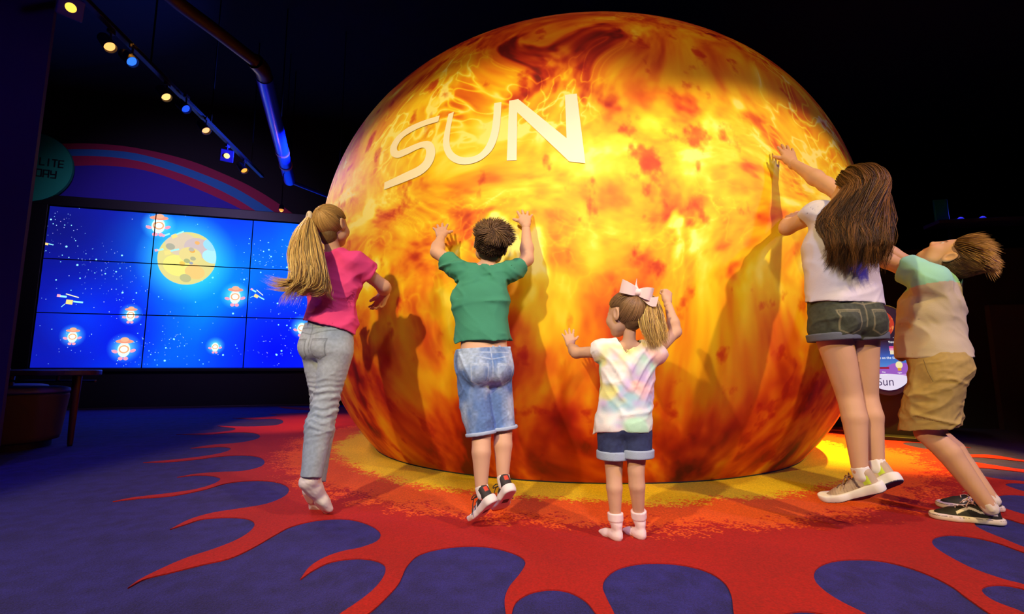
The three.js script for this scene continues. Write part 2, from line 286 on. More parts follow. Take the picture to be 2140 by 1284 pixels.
// video wall
{
  const bl = onWall(65, 770), tr0 = onWall(110, 432);
  const PW = 1.5, PH = (tr0.y - bl.y) / 3, gap = 0.012;
  const W = 1536, H = 870, cv = document.createElement('canvas'); cv.width = W; cv.height = H; const c = cv.getContext('2d');
  const X = (px, py) => { const p = onWall(px, py); return [(p.x - bl.x) / (PW * 3) * W, (1 - (p.y - bl.y) / (PH * 3)) * H]; };
  c.fillStyle = '#0512a8'; c.fillRect(0, 0, W, H);
  const blob = (px, py, r, col) => { const [x, y] = X(px, py); const g = c.createRadialGradient(x, y, 0, x, y, r); g.addColorStop(0, col); g.addColorStop(1, col.replace(/[\d.]+\)$/, '0)')); c.fillStyle = g; c.fillRect(0, 0, W, H); };
  blob(430, 640, 800, 'rgba(0,105,255,0.9)'); blob(395, 550, 480, 'rgba(0,180,255,0.8)'); blob(620, 520, 480, 'rgba(0,115,255,0.85)'); blob(340, 730, 420, 'rgba(0,100,250,0.6)');
  blob(575, 735, 420, 'rgba(0,8,235,0.95)'); blob(490, 455, 300, 'rgba(0,40,215,0.7)'); blob(230, 640, 420, 'rgba(4,16,200,0.8)'); blob(240, 700, 260, 'rgba(2,8,190,0.7)'); blob(120, 470, 560, 'rgba(8,14,96,0.9)'); blob(80, 700, 330, 'rgba(10,20,140,0.8)'); blob(180, 660, 230, 'rgba(0,70,250,0.5)');
  for (let i = 0; i < 620; i++) {
    const cl = rnd() < 0.6, k = Math.floor(rnd() * 7), cx = [190, 250, 560, 620, 350, 100, 590][k], cy = [545, 600, 540, 620, 720, 480, 730][k];
    const px = cl ? cx + (rnd() + rnd() - 1) * 75 : rr(70, 700), py = cl ? cy + (rnd() + rnd() - 1) * 60 : rr(435, 768), [x, y] = X(px, py), s = rnd() < 0.08 ? rr(3.2, 5.5) : rr(1.0, 2.7);
    c.fillStyle = s > 2.5 ? 'rgba(150,240,255,0.95)' : `rgba(${150 + 90 * rnd() | 0},${200 + 50 * rnd() | 0},255,${rr(0.5, 0.95)})`; c.beginPath(); c.arc(x, y, s, 0, 7); c.fill();
  }
  { // grey-yellow planet with a glow
    const [x, y] = X(393, 541), R = (X(455, 541)[0] - X(331, 541)[0]) / 2; blob(393, 541, R * 1.75, 'rgba(90,230,255,1.0)');
    c.save(); c.beginPath(); c.ellipse(x, y, R, R, 0, 0, 7); c.clip(); c.fillStyle = '#c9c07a'; c.fillRect(x - R, y - R, 2 * R, 2 * R);
    const bb = (dx, dy, r, col) => { c.fillStyle = col; c.beginPath(); c.ellipse(x + dx * R, y + dy * R, r * R, r * R * 0.75, 0.3, 0, 7); c.fill(); };
    bb(-0.2, -0.5, 0.6, '#c4b49a'); bb(0.35, -0.4, 0.5, '#b8a8a8'); bb(0.85, -0.1, 0.35, '#9cd0ea'); bb(0.8, -0.55, 0.3, '#8cc4ee'); bb(-0.3, 0.3, 0.5, '#d4d070'); bb(0.1, -0.1, 0.4, '#cfc07c'); bb(0.3, 0.5, 0.35, '#d8b46c');
    bb(0.15, -0.28, 0.1, '#d89a40'); bb(0.12, -0.33, 0.1, '#a8a090'); bb(0.2, 0.02, 0.1, '#a0a07c'); bb(0, 0.12, 0.11, '#9aa070'); bb(-0.15, 0.22, 0.1, '#d8b450'); bb(0, 0.75, 0.2, '#a8a878'); bb(0.3, -0.6, 0.09, '#d8a060'); bb(-0.6, -0.4, 0.16, '#9a9a88'); bb(0.15, 0.2, 0.07, '#8c94a0');
    c.restore();
  }
  const figure = (px, py, h, hat) => { // small plain astronaut
    const [x, y] = X(px, py), s = h / 52 * 2.75; c.save(); c.translate(x, y); c.scale(s, s);
    const g = c.createRadialGradient(0, 0, 5, 0, 0, 34); g.addColorStop(0, 'rgba(120,240,255,0.9)'); g.addColorStop(1, 'rgba(80,220,255,0)'); c.fillStyle = g; c.fillRect(-40, -40, 80, 80);
    const e = (ax, ay, rx, ry, col, a = 0) => { c.fillStyle = col; c.beginPath(); c.ellipse(ax, ay, rx, ry, a, 0, 7); c.fill(); };
    e(0, 4, 12, 16, '#c8fbff'); e(-17, 8, 6, 3.5, '#ff8fa8', 0.3); e(17, 6, 6, 3.5, '#ff8fa8', -0.4); e(-5, 23, 4.5, 4, '#ff8fa8'); e(5, 23, 4.5, 4, '#ff8fa8'); e(0, 3, 10, 9, '#ff9a70'); e(0, 3, 7, 6, '#f4ffd8');
    if (hat) { e(0, -14, 17, 4.5, '#ff8a70'); e(0, -18, 8, 5, '#ffa080'); }
    c.restore();
  };
  figure(334, 470, 50, true); figure(155, 702, 36, true); figure(277, 658, 34, true); figure(263, 728, 48, true); figure(494, 619, 46, true); figure(452, 724, 30, false); figure(632, 684, 40, false);
  const probe = (px, py, s, a, dish) => { // small satellite with two wings
    const [x, y] = X(px, py); c.save(); c.translate(x, y); c.rotate(a); c.scale(s * 1.3, s * 1.3); c.fillStyle = '#ffc878'; c.fillRect(-9, -7, 18, 14); c.fillStyle = '#8ff0ff'; c.fillRect(-30, -18, 20, 6); c.fillRect(10, -6, 26, 5); c.fillStyle = '#ff9ab0'; c.fillRect(-36, -20, 9, 8);
    if (dish) { c.strokeStyle = '#fff0b0'; c.lineWidth = 3; c.beginPath(); c.moveTo(-14, -24); c.lineTo(22, -17); c.stroke(); c.strokeStyle = '#a0f0ff'; c.lineWidth = 2; c.beginPath(); c.moveTo(-10, 7); c.lineTo(-18, 18); c.stroke(); } c.restore();
  };
  probe(148, 633, 1.35, 0.1, true); probe(536, 620, 1.05, 0.5, true); probe(352, 530, 1.3, -0.3, false); probe(366, 495, 1.2, -0.5, false); probe(100, 512, 0.7, 0.2, false);
  const tex = new THREE.CanvasTexture(cv); tex.colorSpace = THREE.SRGBColorSpace;
  const lit = new THREE.MeshStandardMaterial({ color: 0x020202, roughness: 0.9, emissive: 0xffffff, emissiveMap: tex, emissiveIntensity: 1.5 });
  const o = wallGroup('video_wall', 'video wall of nine bright blue panels showing a starry sky and a grey planet', 'screen', bl.x + PW * 1.5, bl.y, 0);
  const trim = std(0x040406, 0.5);
  for (let r = 0; r < 3; r++) for (let k = 0; k < 3; k++) {
    const g = new RoundedBoxGeometry(PW - gap, PH - gap, 0.05, 1, 0.003); g.translate((k - 1) * PW, (r + 0.5) * PH, 0.02);
    const f = new THREE.PlaneGeometry(PW - gap - 0.004, PH - gap - 0.004), u = f.attributes.uv;
    for (let i = 0; i < u.count; i++) u.setXY(i, (k + u.getX(i)) / 3, (r + u.getY(i)) / 3);
    f.translate((k - 1) * PW, (r + 0.5) * PH, 0.0462);
    const p = part('screen_panel', g, trim, o); part('lit_screen', f, lit, p);
  }
  part('surround', join([box(0.36, PH * 3 + 0.5, 0.1, -PW * 1.5 - 0.19, PH * 1.5 + 0.05, 0.01, 0.01), box(PW * 3 + 0.74, 0.17, 0.1, 0, PH * 3 + 0.095, 0.012, 0.01), box(0.36, PH * 3 + 0.5, 0.1, PW * 1.5 + 0.19, PH * 1.5 + 0.05, 0.01, 0.01)]), trim, o);
  const mid = V(bl.x + PW * 1.5, bl.y + PH * 1.5, 0.12).applyMatrix4(wallMatrix); screenLight.width = PW * 3; screenLight.height = PH * 3;
  screenLight.position.copy(mid); screenLight.lookAt(mid.clone().sub(wallN)); screenLight.rotation.set(0, wallYaw + Math.PI, 0);
  const base = wallGroup('screen_plinth', 'black plinth under the bright blue video wall', 'plinth', bl.x + PW * 1.5, 0, 0);
  part('front_panel', box(PW * 3 + 0.8, bl.y - 0.06, 0.14, 0, (bl.y - 0.06) / 2, 0.04, 0.01), std(0x05050a, 0.6), base);
  part('ledge', box(PW * 3 + 0.86, 0.05, 0.2, 0, bl.y - 0.03, 0.06, 0.008), std(0x08080e, 0.5), base); part('kickboard', box(PW * 3 + 0.8, 0.025, 0.02, 0, 0.012, 0.12, 0.004), std(0x3a3040, 0.4), base);
}
// round green sign, its left half behind the near partition
{
  const c0 = onWall(60, 347, 0.1), R = onWall(151, 350, 0.1).x - c0.x;
  const o = wallGroup('round_sign', 'round green sign with dark letters beside the crimson mural arcs', 'sign', c0.x, c0.y, 0.06);
  const d = new THREE.CylinderGeometry(R, R, 0.05, 64).rotateX(Math.PI / 2); part('disc', d, std(0x17b080, 0.7), o);
  const ink = std(0x06141a, 0.7), w = 0.017, bars = (list) => join(list.map(([x0, y0, x1, y1]) => { const l = Math.hypot(x1 - x0, y1 - y0) + w * 0.9; const g = new THREE.BoxGeometry(l, w, 0.008); g.rotateZ(Math.atan2(y1 - y0, x1 - x0)); g.translate((x0 + x1) / 2, (y0 + y1) / 2, 0.029); return g; }));
  const glyph = { L: [[0, 1, 0, 0], [0, 0, 1, 0]], I: [[0.5, 0, 0.5, 1]], T: [[0, 1, 1, 1], [0.5, 0, 0.5, 1]], E: [[0, 1, 1, 1], [0, 0.5, 0.95, 0.5], [0, 0, 1, 0], [0, 0, 0, 1]], O: [[0, 0, 1, 0], [1, 0, 1, 1], [1, 1, 0, 1], [0, 1, 0, 0]], R: [[0, 0, 0, 1], [0, 1, 1, 1], [1, 1, 1, 0], [0, 0.42, 1, 0.42]], Y: [[0, 1, 0, 0.5], [0, 0.5, 1, 0.5], [1, 1, 1, 0], [1, 0, 0.1, 0]] };
  const word = (s, x, y, cw, ch, adv, tilt) => join([...s].map((k, i) => { const g = bars(glyph[k].map(([a, b, c, d2]) => [a * cw, b * ch, c * cw, d2 * ch])); g.translate(x + i * adv, y + tilt * i, 0); return g; }));
  const A = onWall(86, 344, 0.1), B = onWall(79, 365, 0.1), e1 = onWall(134, 346, 0.1);
  const adv = (e1.x - A.x) / 3.6;
  part('lettering', word('LITE', A.x - c0.x - adv * 0.35, A.y - c0.y, adv * 0.7, 0.115, adv, -0.006), ink, o);
  part('lettering', word('ORY', B.x - c0.x - adv * 0.4, B.y - c0.y - 0.02, adv * 0.82, 0.115, adv * 1.15, -0.006), ink, o);
}
// near partition at the left edge of the picture
{
  const e = ray(80, 300).multiplyScalar(3.3).setY(0), e2 = e.clone().add(V(-3.2, 0, 1.1)), dir = e2.clone().sub(e), L = dir.length();
  const g = new THREE.BoxGeometry(L, 4.05, 0.035).translate(-L / 2, 2.025, 0); g.rotateY(Math.atan2(dir.z, -dir.x)); g.translate(e.x, 0, e.z);
  structure('wall_partition', g, std(0x2a1640, 0.85));
}
// right-hand dark wall panels
{
  const m = std(0x120d1c, 0.9);
  structure('wall_exhibit', new THREE.BoxGeometry(5.2, 2.0, 0.2).rotateY(rad(-5)).translate(6.0, 1.0, -5.35), m);
  structure('wall_panel', new THREE.BoxGeometry(2.4, 1.35, 0.06).rotateY(rad(-5)).translate(6.45, 0.67, -5.15), std(0x2c2640, 0.9));
}

// ------------------------------------------------------------------ the big sun
const sunF = (x, y, z) => Math.pow(Math.hypot(x - SUN.x, z - SUN.z) / SUN.a, SUN.n) + Math.pow(Math.abs(y - SUN.y) / SUN.b, SUN.n) - 1;
function onSun(px, py, out = 0) {
  const d = ray(px, py); let a = 1.2, b = 0;
  for (let t = 1.2; t < 6; t += 0.02) if (sunF(d.x * t, EYE + d.y * t, d.z * t) < 0) { a = t - 0.02; b = t; break; }
  if (!b) return null;
  for (let i = 0; i < 24; i++) { const m = (a + b) / 2; sunF(d.x * m, EYE + d.y * m, d.z * m) < 0 ? (b = m) : (a = m); }
  const p = V(d.x * a, EYE + d.y * a, d.z * a), e = 1e-3, f = sunF(p.x, p.y, p.z);
  const n = V(sunF(p.x + e, p.y, p.z) - f, sunF(p.x, p.y + e, p.z) - f, sunF(p.x, p.y, p.z + e) - f).normalize();
  return { p: p.addScaledVector(n, out), n };
}
{
  const psi0 = -Math.asin(Math.pow(SUN.y / SUN.b, SUN.n / 2)), face = Math.atan2(-SUN.x, -SUN.z), SPAN = rad(232);
  const at = (phi, psi) => {
    const r = SUN.a * Math.pow(Math.max(0, Math.cos(psi)), 2 / SUN.n), y = SUN.y + SUN.b * Math.sign(Math.sin(psi)) * Math.pow(Math.abs(Math.sin(psi)), 2 / SUN.n);
    return [r * Math.sin(face + phi), y, r * Math.cos(face + phi)];
  };
  const cols = 220, rows = 110, pos = [], uv = [], idx = [];
  for (let j = 0; j <= rows; j++) for (let i = 0; i <= cols; i++) {
    const phi = (i / cols * 2 - 1) * Math.PI, p = at(phi, lerp(psi0, Math.PI / 2, j / rows)); pos.push(...p);
    let u = phi / SPAN + 0.5; if (u < 0) u = -u; if (u > 1) u = 2 - u; uv.push(u, j / rows);
  }
  for (let j = 0; j < rows; j++) for (let i = 0; i < cols; i++) { const a = j * (cols + 1) + i, b = a + 1, c = a + cols + 1, d = c + 1; idx.push(a, b, d, a, d, c); }
  const g = new THREE.BufferGeometry(); g.setAttribute('position', new THREE.Float32BufferAttribute(pos, 3)); g.setAttribute('uv', new THREE.Float32BufferAttribute(uv, 2)); g.setIndex(idx); g.computeVertexNormals();
  // projected flames painted into the colour: red, orange, gold and pale filaments
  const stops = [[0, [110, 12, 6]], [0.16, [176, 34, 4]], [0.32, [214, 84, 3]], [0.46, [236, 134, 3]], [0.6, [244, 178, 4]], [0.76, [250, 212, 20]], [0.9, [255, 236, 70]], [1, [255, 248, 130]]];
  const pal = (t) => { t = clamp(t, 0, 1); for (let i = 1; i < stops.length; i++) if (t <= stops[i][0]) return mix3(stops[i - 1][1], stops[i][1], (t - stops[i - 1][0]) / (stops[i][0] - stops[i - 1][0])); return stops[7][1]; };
  const band = [[0, 0.38], [0.4, 0.42], [0.8, 0.52], [1.2, 0.65], [1.7, 0.69], [2.2, 0.63], [2.6, 0.54], [2.9, 0.36], [3.3, 0.30], [3.6, 0.30]];  // brightness by height: projected middle painted lighter, crown dimmer
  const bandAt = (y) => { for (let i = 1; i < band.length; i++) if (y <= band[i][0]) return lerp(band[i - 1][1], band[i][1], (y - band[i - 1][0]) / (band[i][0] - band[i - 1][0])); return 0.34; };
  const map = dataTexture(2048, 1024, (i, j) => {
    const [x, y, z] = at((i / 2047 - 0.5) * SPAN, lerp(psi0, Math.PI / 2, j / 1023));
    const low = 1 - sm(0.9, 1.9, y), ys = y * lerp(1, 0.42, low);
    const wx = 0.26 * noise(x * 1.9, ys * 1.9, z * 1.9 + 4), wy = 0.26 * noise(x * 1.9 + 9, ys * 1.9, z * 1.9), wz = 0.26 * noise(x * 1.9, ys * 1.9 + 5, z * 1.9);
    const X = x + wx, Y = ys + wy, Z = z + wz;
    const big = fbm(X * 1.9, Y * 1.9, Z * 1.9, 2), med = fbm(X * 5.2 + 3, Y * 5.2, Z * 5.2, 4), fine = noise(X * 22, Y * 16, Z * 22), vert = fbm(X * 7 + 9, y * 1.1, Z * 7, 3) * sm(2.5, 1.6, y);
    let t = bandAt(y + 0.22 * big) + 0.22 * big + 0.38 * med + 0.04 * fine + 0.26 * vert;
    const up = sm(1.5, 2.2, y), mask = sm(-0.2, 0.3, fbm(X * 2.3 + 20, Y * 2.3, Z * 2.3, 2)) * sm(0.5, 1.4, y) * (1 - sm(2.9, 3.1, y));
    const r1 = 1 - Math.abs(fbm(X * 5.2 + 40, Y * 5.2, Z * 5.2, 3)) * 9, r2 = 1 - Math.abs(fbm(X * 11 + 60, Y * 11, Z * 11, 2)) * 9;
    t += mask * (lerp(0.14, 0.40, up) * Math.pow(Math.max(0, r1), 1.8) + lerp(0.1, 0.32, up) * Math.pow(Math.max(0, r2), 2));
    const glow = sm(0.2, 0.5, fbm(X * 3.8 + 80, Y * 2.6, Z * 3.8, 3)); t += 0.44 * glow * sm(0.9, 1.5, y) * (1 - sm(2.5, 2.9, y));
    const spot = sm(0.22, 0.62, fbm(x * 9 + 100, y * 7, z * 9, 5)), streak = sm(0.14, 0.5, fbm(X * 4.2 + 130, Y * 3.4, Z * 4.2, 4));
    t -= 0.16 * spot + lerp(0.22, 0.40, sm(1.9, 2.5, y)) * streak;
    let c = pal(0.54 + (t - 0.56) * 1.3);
    const cap = sm(2.75, 3.15, y + 0.25 * big), dusk = mix3([176, 70, 34], [206, 118, 74], sm(-0.3, 0.4, big + 0.6 * med)); c = mix3(c, dusk, 0.62 * cap);  // crown painted duller, as it lies outside the projected image
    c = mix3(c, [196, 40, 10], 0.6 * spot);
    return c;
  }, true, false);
  map.wrapS = map.wrapT = THREE.ClampToEdgeWrapping;
  const o = thing('sun_sphere', 'giant orange and yellow sun sphere in mid hall, projected light painted on', 'sphere', V(SUN.x, 0, SUN.z));
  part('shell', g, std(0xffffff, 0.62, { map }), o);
  const ring = new THREE.LatheGeometry([[SUN.rc - 0.05, 0.0], [SUN.rc + 0.006, 0.0], [SUN.rc + 0.012, 0.012], [SUN.rc - 0.05, 0.014]].map(([x, y]) => new THREE.Vector2(x, y)), 160);
  part('shadow_gap_ring', ring, std(0x141a08, 0.8), o, 'thin dark ring for the shadow gap at the carpet');  // dark ring put in for the shadow gap under the sphere
  // the projected word on its upper left, its light built as pale shapes
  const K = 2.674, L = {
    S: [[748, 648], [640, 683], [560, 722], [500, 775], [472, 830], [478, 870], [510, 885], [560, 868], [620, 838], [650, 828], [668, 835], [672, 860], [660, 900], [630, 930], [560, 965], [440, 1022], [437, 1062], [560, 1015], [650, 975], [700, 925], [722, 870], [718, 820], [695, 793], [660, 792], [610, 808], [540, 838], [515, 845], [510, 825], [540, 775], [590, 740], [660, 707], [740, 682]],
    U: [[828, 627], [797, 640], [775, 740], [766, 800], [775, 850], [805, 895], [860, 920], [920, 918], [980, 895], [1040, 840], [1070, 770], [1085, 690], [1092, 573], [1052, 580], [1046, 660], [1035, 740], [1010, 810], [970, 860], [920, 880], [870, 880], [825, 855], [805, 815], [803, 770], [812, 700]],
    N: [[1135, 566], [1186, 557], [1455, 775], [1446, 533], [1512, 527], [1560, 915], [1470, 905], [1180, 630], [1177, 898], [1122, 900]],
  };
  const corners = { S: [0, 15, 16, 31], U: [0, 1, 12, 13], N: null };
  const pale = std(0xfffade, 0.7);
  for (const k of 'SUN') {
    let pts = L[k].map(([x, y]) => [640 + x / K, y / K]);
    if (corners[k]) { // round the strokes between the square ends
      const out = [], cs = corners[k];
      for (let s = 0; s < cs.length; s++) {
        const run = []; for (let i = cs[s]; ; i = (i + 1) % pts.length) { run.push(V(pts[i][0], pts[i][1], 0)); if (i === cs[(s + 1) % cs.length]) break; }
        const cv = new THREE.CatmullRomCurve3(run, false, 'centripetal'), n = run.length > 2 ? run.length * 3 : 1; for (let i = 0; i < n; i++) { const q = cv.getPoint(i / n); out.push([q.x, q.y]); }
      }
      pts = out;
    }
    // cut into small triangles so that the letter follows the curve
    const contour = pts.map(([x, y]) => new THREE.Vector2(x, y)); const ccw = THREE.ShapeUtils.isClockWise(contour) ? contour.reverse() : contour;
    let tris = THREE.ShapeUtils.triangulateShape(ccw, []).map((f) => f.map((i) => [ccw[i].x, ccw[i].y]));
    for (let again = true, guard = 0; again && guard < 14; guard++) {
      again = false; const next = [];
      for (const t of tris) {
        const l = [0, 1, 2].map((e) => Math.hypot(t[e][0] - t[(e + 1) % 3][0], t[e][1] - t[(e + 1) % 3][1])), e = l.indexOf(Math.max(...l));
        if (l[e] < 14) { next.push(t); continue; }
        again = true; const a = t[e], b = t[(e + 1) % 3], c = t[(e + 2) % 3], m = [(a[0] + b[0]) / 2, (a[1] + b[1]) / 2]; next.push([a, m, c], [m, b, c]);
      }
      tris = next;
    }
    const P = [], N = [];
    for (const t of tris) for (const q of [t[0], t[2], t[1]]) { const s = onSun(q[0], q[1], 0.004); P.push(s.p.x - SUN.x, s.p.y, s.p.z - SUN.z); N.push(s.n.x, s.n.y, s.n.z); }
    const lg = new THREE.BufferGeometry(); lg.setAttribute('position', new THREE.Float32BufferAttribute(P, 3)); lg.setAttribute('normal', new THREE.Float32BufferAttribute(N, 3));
    part('lettering', lg, pale, o, `pale shape for projected letter ${k}`);
  }
}

// ------------------------------------------------------------------ children: shared builders
const skinMat = new THREE.MeshPhysicalMaterial({ vertexColors: true, roughness: 0.55, specularIntensity: 0.5 });
const weave = dataTexture(128, 128, (x, y) => { const g = 128 + 50 * Math.sin(x * Math.PI / 2) * Math.sin(y * Math.PI / 2) + 50 * hash(x, y, 31); return [g, g, g]; }, false);
weave.repeat.set(14, 14);
const clothMat = new THREE.MeshStandardMaterial({ vertexColors: true, roughness: 0.9, bumpMap: weave, bumpScale: 0.0008 });
const denimMat = new THREE.MeshStandardMaterial({ vertexColors: true, roughness: 0.85, bumpMap: weave, bumpScale: 0.0016 });
const hairMat = new THREE.MeshPhysicalMaterial({ vertexColors: true, roughness: 0.42, specularIntensity: 0.6 });
const shoeMat = new THREE.MeshStandardMaterial({ vertexColors: true, roughness: 0.7 });
const plainVC = new THREE.MeshStandardMaterial({ vertexColors: true, roughness: 0.8 });

const frame = (azDeg, r0) => { const az = rad(azDeg), X = V(Math.cos(az), 0, Math.sin(az)), R = V(Math.sin(az), 0, -Math.cos(az)); return { Q: (px, py, dr = 0) => place(px, py, r0 + dr, az), dir: (x, y, r) => X.clone().multiplyScalar(x).add(V(0, y, 0)).addScaledVector(R, r).normalize(), X, R }; };
const basis = (x, y, z, p) => new THREE.Matrix4().makeBasis(x, y, z).setPosition(p);
function orient(fwd, up, p, s = 1) { // local x right, y up, z forward
  const z = fwd.clone().normalize(), x = up.clone().cross(z).normalize(), y = z.clone().cross(x); // x points to the figure's left
  return basis(x.multiplyScalar(s), y.multiplyScalar(s), z.multiplyScalar(s), p);
}
const mid = (a, b, t = 0.5) => a.clone().lerp(b, t);

function torsoPrims(j, s, e = 0) {
  const up = j.chest.clone().sub(j.pelvis).normalize(), right = j.shR.clone().sub(j.shL).normalize(), fwd = up.clone().cross(right).normalize();
  const hr = j.hipR.clone().sub(j.hipL).normalize(), hf = up.clone().cross(hr).normalize();
  const at = (p, x, f = 0, u = 0, r = right, w = fwd) => p.clone().addScaledVector(r, x * s).addScaledVector(w, f * s).addScaledVector(up, u * s);
  const W = mid(j.pelvis, j.chest, 0.42), U = mid(j.chest, j.neck, 0.5);
  const q = [];
  for (const k of [-1, 1]) {
    q.push(cone(at(j.chest, 0.045 * k), at(U, 0.05 * k), 0.067 * s + e, 0.055 * s + e));
    q.push(cone(at(W, 0.038 * k), at(j.chest, 0.045 * k), 0.060 * s + e, 0.067 * s + e));
    q.push(cone(at(j.pelvis, 0.048 * k, 0.005, 0, hr, hf), at(W, 0.038 * k), 0.072 * s + e, 0.060 * s + e));
    q.push(cone(at(j.pelvis, 0.044 * k, -0.032, -0.03, hr, hf), at(j.pelvis, 0.044 * k, -0.018, 0.03, hr, hf), 0.062 * s + e, 0.054 * s + e));
  }
  q.push(cone(at(j.chest, 0), at(j.pelvis, 0), 0.068 * s + e, 0.068 * s + e));
  q.push(cone(mid(j.neck, j.shL, 0.12), j.shL, 0.034 * s + e, 0.038 * s + e), cone(mid(j.neck, j.shR, 0.12), j.shR, 0.034 * s + e, 0.038 * s + e));
  return { q, up, right, fwd, hr, hf };
}
function limbs(j, s) {
  const q = [], legs = { L: [], R: [] };
  for (const k of ['L', 'R']) {
    q.push(cone(j['sh' + k], j['el' + k], 0.036 * s, 0.029 * s));
    const f = mid(j['el' + k], j['wr' + k], 0.3); q.push(cone(j['el' + k], f, 0.029 * s, 0.031 * s), cone(f, j['wr' + k], 0.031 * s, 0.020 * s));
    const h = j['hip' + k], n = j['kn' + k], a = j['an' + k], back = j.shinBack ? j.shinBack.clone().multiplyScalar(0.012 * s) : V();
    legs[k].push(cone(h, n, 0.064 * s * (j.thigh || 1), 0.042 * s));
    const c = mid(n, a, 0.3).add(back); legs[k].push(cone(n, c, 0.041 * s, 0.041 * s * (j.calf || 1)), cone(c, a, 0.041 * s * (j.calf || 1), 0.025 * s));
  }
  q.push(cone(j.neck, j.skull, 0.034 * s, 0.032 * s));
  return { q, legs };
}
// hand: palm, five separate fingers; dir = wrist to fingers, out = palm side, thumb = side of the thumb; bend for each finger
function handPrims(wr, dir, palm, thumbSide, s, { bend = [0.15, 0.12, 0.15, 0.2], spread = 1, thumbOut = 0.8, thumbBend = 0.2, thumbIn = 0.25 } = {}) {
  const y = dir.clone().normalize(), z = palm.clone().addScaledVector(y, -palm.dot(y)).normalize(), x = y.clone().cross(z).normalize(); if (x.dot(thumbSide) < 0) x.negate();
  const P = (a, b, c) => wr.clone().addScaledVector(x, a * s).addScaledVector(y, b * s).addScaledVector(z, c * s);
  const palmQ = [], fingers = [], kx = [0.023, 0.008, -0.007, -0.021], ky = [0.062, 0.066, 0.063, 0.056], len = [0.046, 0.052, 0.047, 0.037], sp = [0.16, 0.04, -0.08, -0.22], fr = [0.0078, 0.008, 0.0076, 0.0066];
  palmQ.push(cone(P(0, -0.015, 0), P(0, 0.012, 0), 0.0195, 0.018));
  for (let i = 0; i < 4; i++) palmQ.push(cone(P(kx[i] * 0.55, 0.008, 0), P(kx[i], ky[i], 0), 0.0125, 0.0092));
  palmQ.push(cone(P(0.016, 0.018, 0.006), P(0.026, 0.036, 0.004), 0.013, 0.010));
  for (let i = 0; i < 4; i++) {
    let p = P(kx[i], ky[i] - 0.004, 0), a = 0; const side = sp[i] * spread, seg = [0.44, 0.31, 0.25], chain = [];
    for (let k = 0; k < 3; k++) {
      a += bend[i] * (k === 0 ? 0.8 : 1.1);
      const d = y.clone().multiplyScalar(Math.cos(a) * Math.cos(side)).addScaledVector(x, Math.sin(side) * Math.cos(a)).addScaledVector(z, Math.sin(a));
      const n = p.clone().addScaledVector(d, len[i] * seg[k] * s * 1.08); chain.push(cone(p, n, fr[i] * (1 - 0.1 * k), fr[i] * (0.92 - 0.1 * k))); p = n;
    }
    fingers.push(chain);
  }
  { let p = P(0.022, 0.03, 0.004); const chain = [], d0 = y.clone().multiplyScalar(Math.cos(thumbOut)).addScaledVector(x, Math.sin(thumbOut)).addScaledVector(z, thumbIn).normalize();
    const n1 = p.clone().addScaledVector(d0, 0.026 * s), d1 = d0.clone().addScaledVector(y, thumbBend * 2).addScaledVector(z, thumbBend).normalize(), n2 = n1.clone().addScaledVector(d1, 0.022 * s);
    chain.push(cone(p, n1, 0.0098, 0.0085), cone(n1, n2, 0.0085, 0.0068)); fingers.push(chain); }
  for (const q of [...palmQ, ...fingers.flat()]) { q.ra *= s; q.rb *= s; }
  const pf = blend(palmQ, 0.012 * s), ff = fingers.map((c) => blend(c, 0.003 * s));
  const all = [...palmQ, ...fingers.flat()];
  return { F: (x0, y0, z0) => { let d = pf(x0, y0, z0); for (const f of ff) d = smin(d, f(x0, y0, z0), 0.005 * s); return d; }, all };
}
const HEAD = { c: V(0, 0.022, -0.012), r: V(0.069, 0.078, 0.086) };
function headField(x, y, z) {
  const ax = Math.abs(x);
  let d = ell(x, y, z, 0, 0.022, -0.012, 0.069, 0.078, 0.086);
  d = smin(d, ell(x, y, z, 0, -0.028, 0.022, 0.054, 0.066, 0.058), 0.03);
  d = smin(d, Math.hypot(x, y + 0.080, z - 0.052) - 0.019, 0.03);
  d = smin(d, Math.hypot(ax - 0.033, y + 0.030, z - 0.048) - 0.026, 0.02);
  d = smin(d, Math.hypot(ax - 0.042, y + 0.058, z - 0.016) - 0.02, 0.03);
  d = smax(d, -(Math.hypot(ax - 0.029, y - 0.004, z - 0.090) - 0.0165), 0.014);
  d = smin(d, primDist(NOSE, x, y, z), 0.012); d = smin(d, Math.hypot(ax - 0.008, y + 0.027, z - 0.080) - 0.0065, 0.008);
  d = smin(d, primDist(LIPU, ax, y, z), 0.006); d = smin(d, primDist(LIPD, ax, y, z), 0.006);
  d = smax(d, -(Math.max(Math.abs(y + 0.0535) - 0.0008, ax - 0.017)), 0.002);
  // ears
  const ex = ax - 0.070, ey = y + 0.002, ez = z + 0.008;
  let ear = ell(ex - 0.16 * -ez, ey, ez, 0.004, 0, 0, 0.0085, 0.030, 0.019);
  ear = smax(ear, -ell(ex, ey, ez, 0.013, 0.003, 0.001, 0.009, 0.020, 0.011), 0.004);
  return smin(d, ear, 0.008);
}
const NOSE = cone(V(0, 0.004, 0.074), V(0, -0.022, 0.088), 0.007, 0.0095), LIPU = cone(V(0, -0.049, 0.076), V(0.016, -0.053, 0.068), 0.0055, 0.004), LIPD = cone(V(0, -0.058, 0.075), V(0.014, -0.056, 0.068), 0.0062, 0.004);
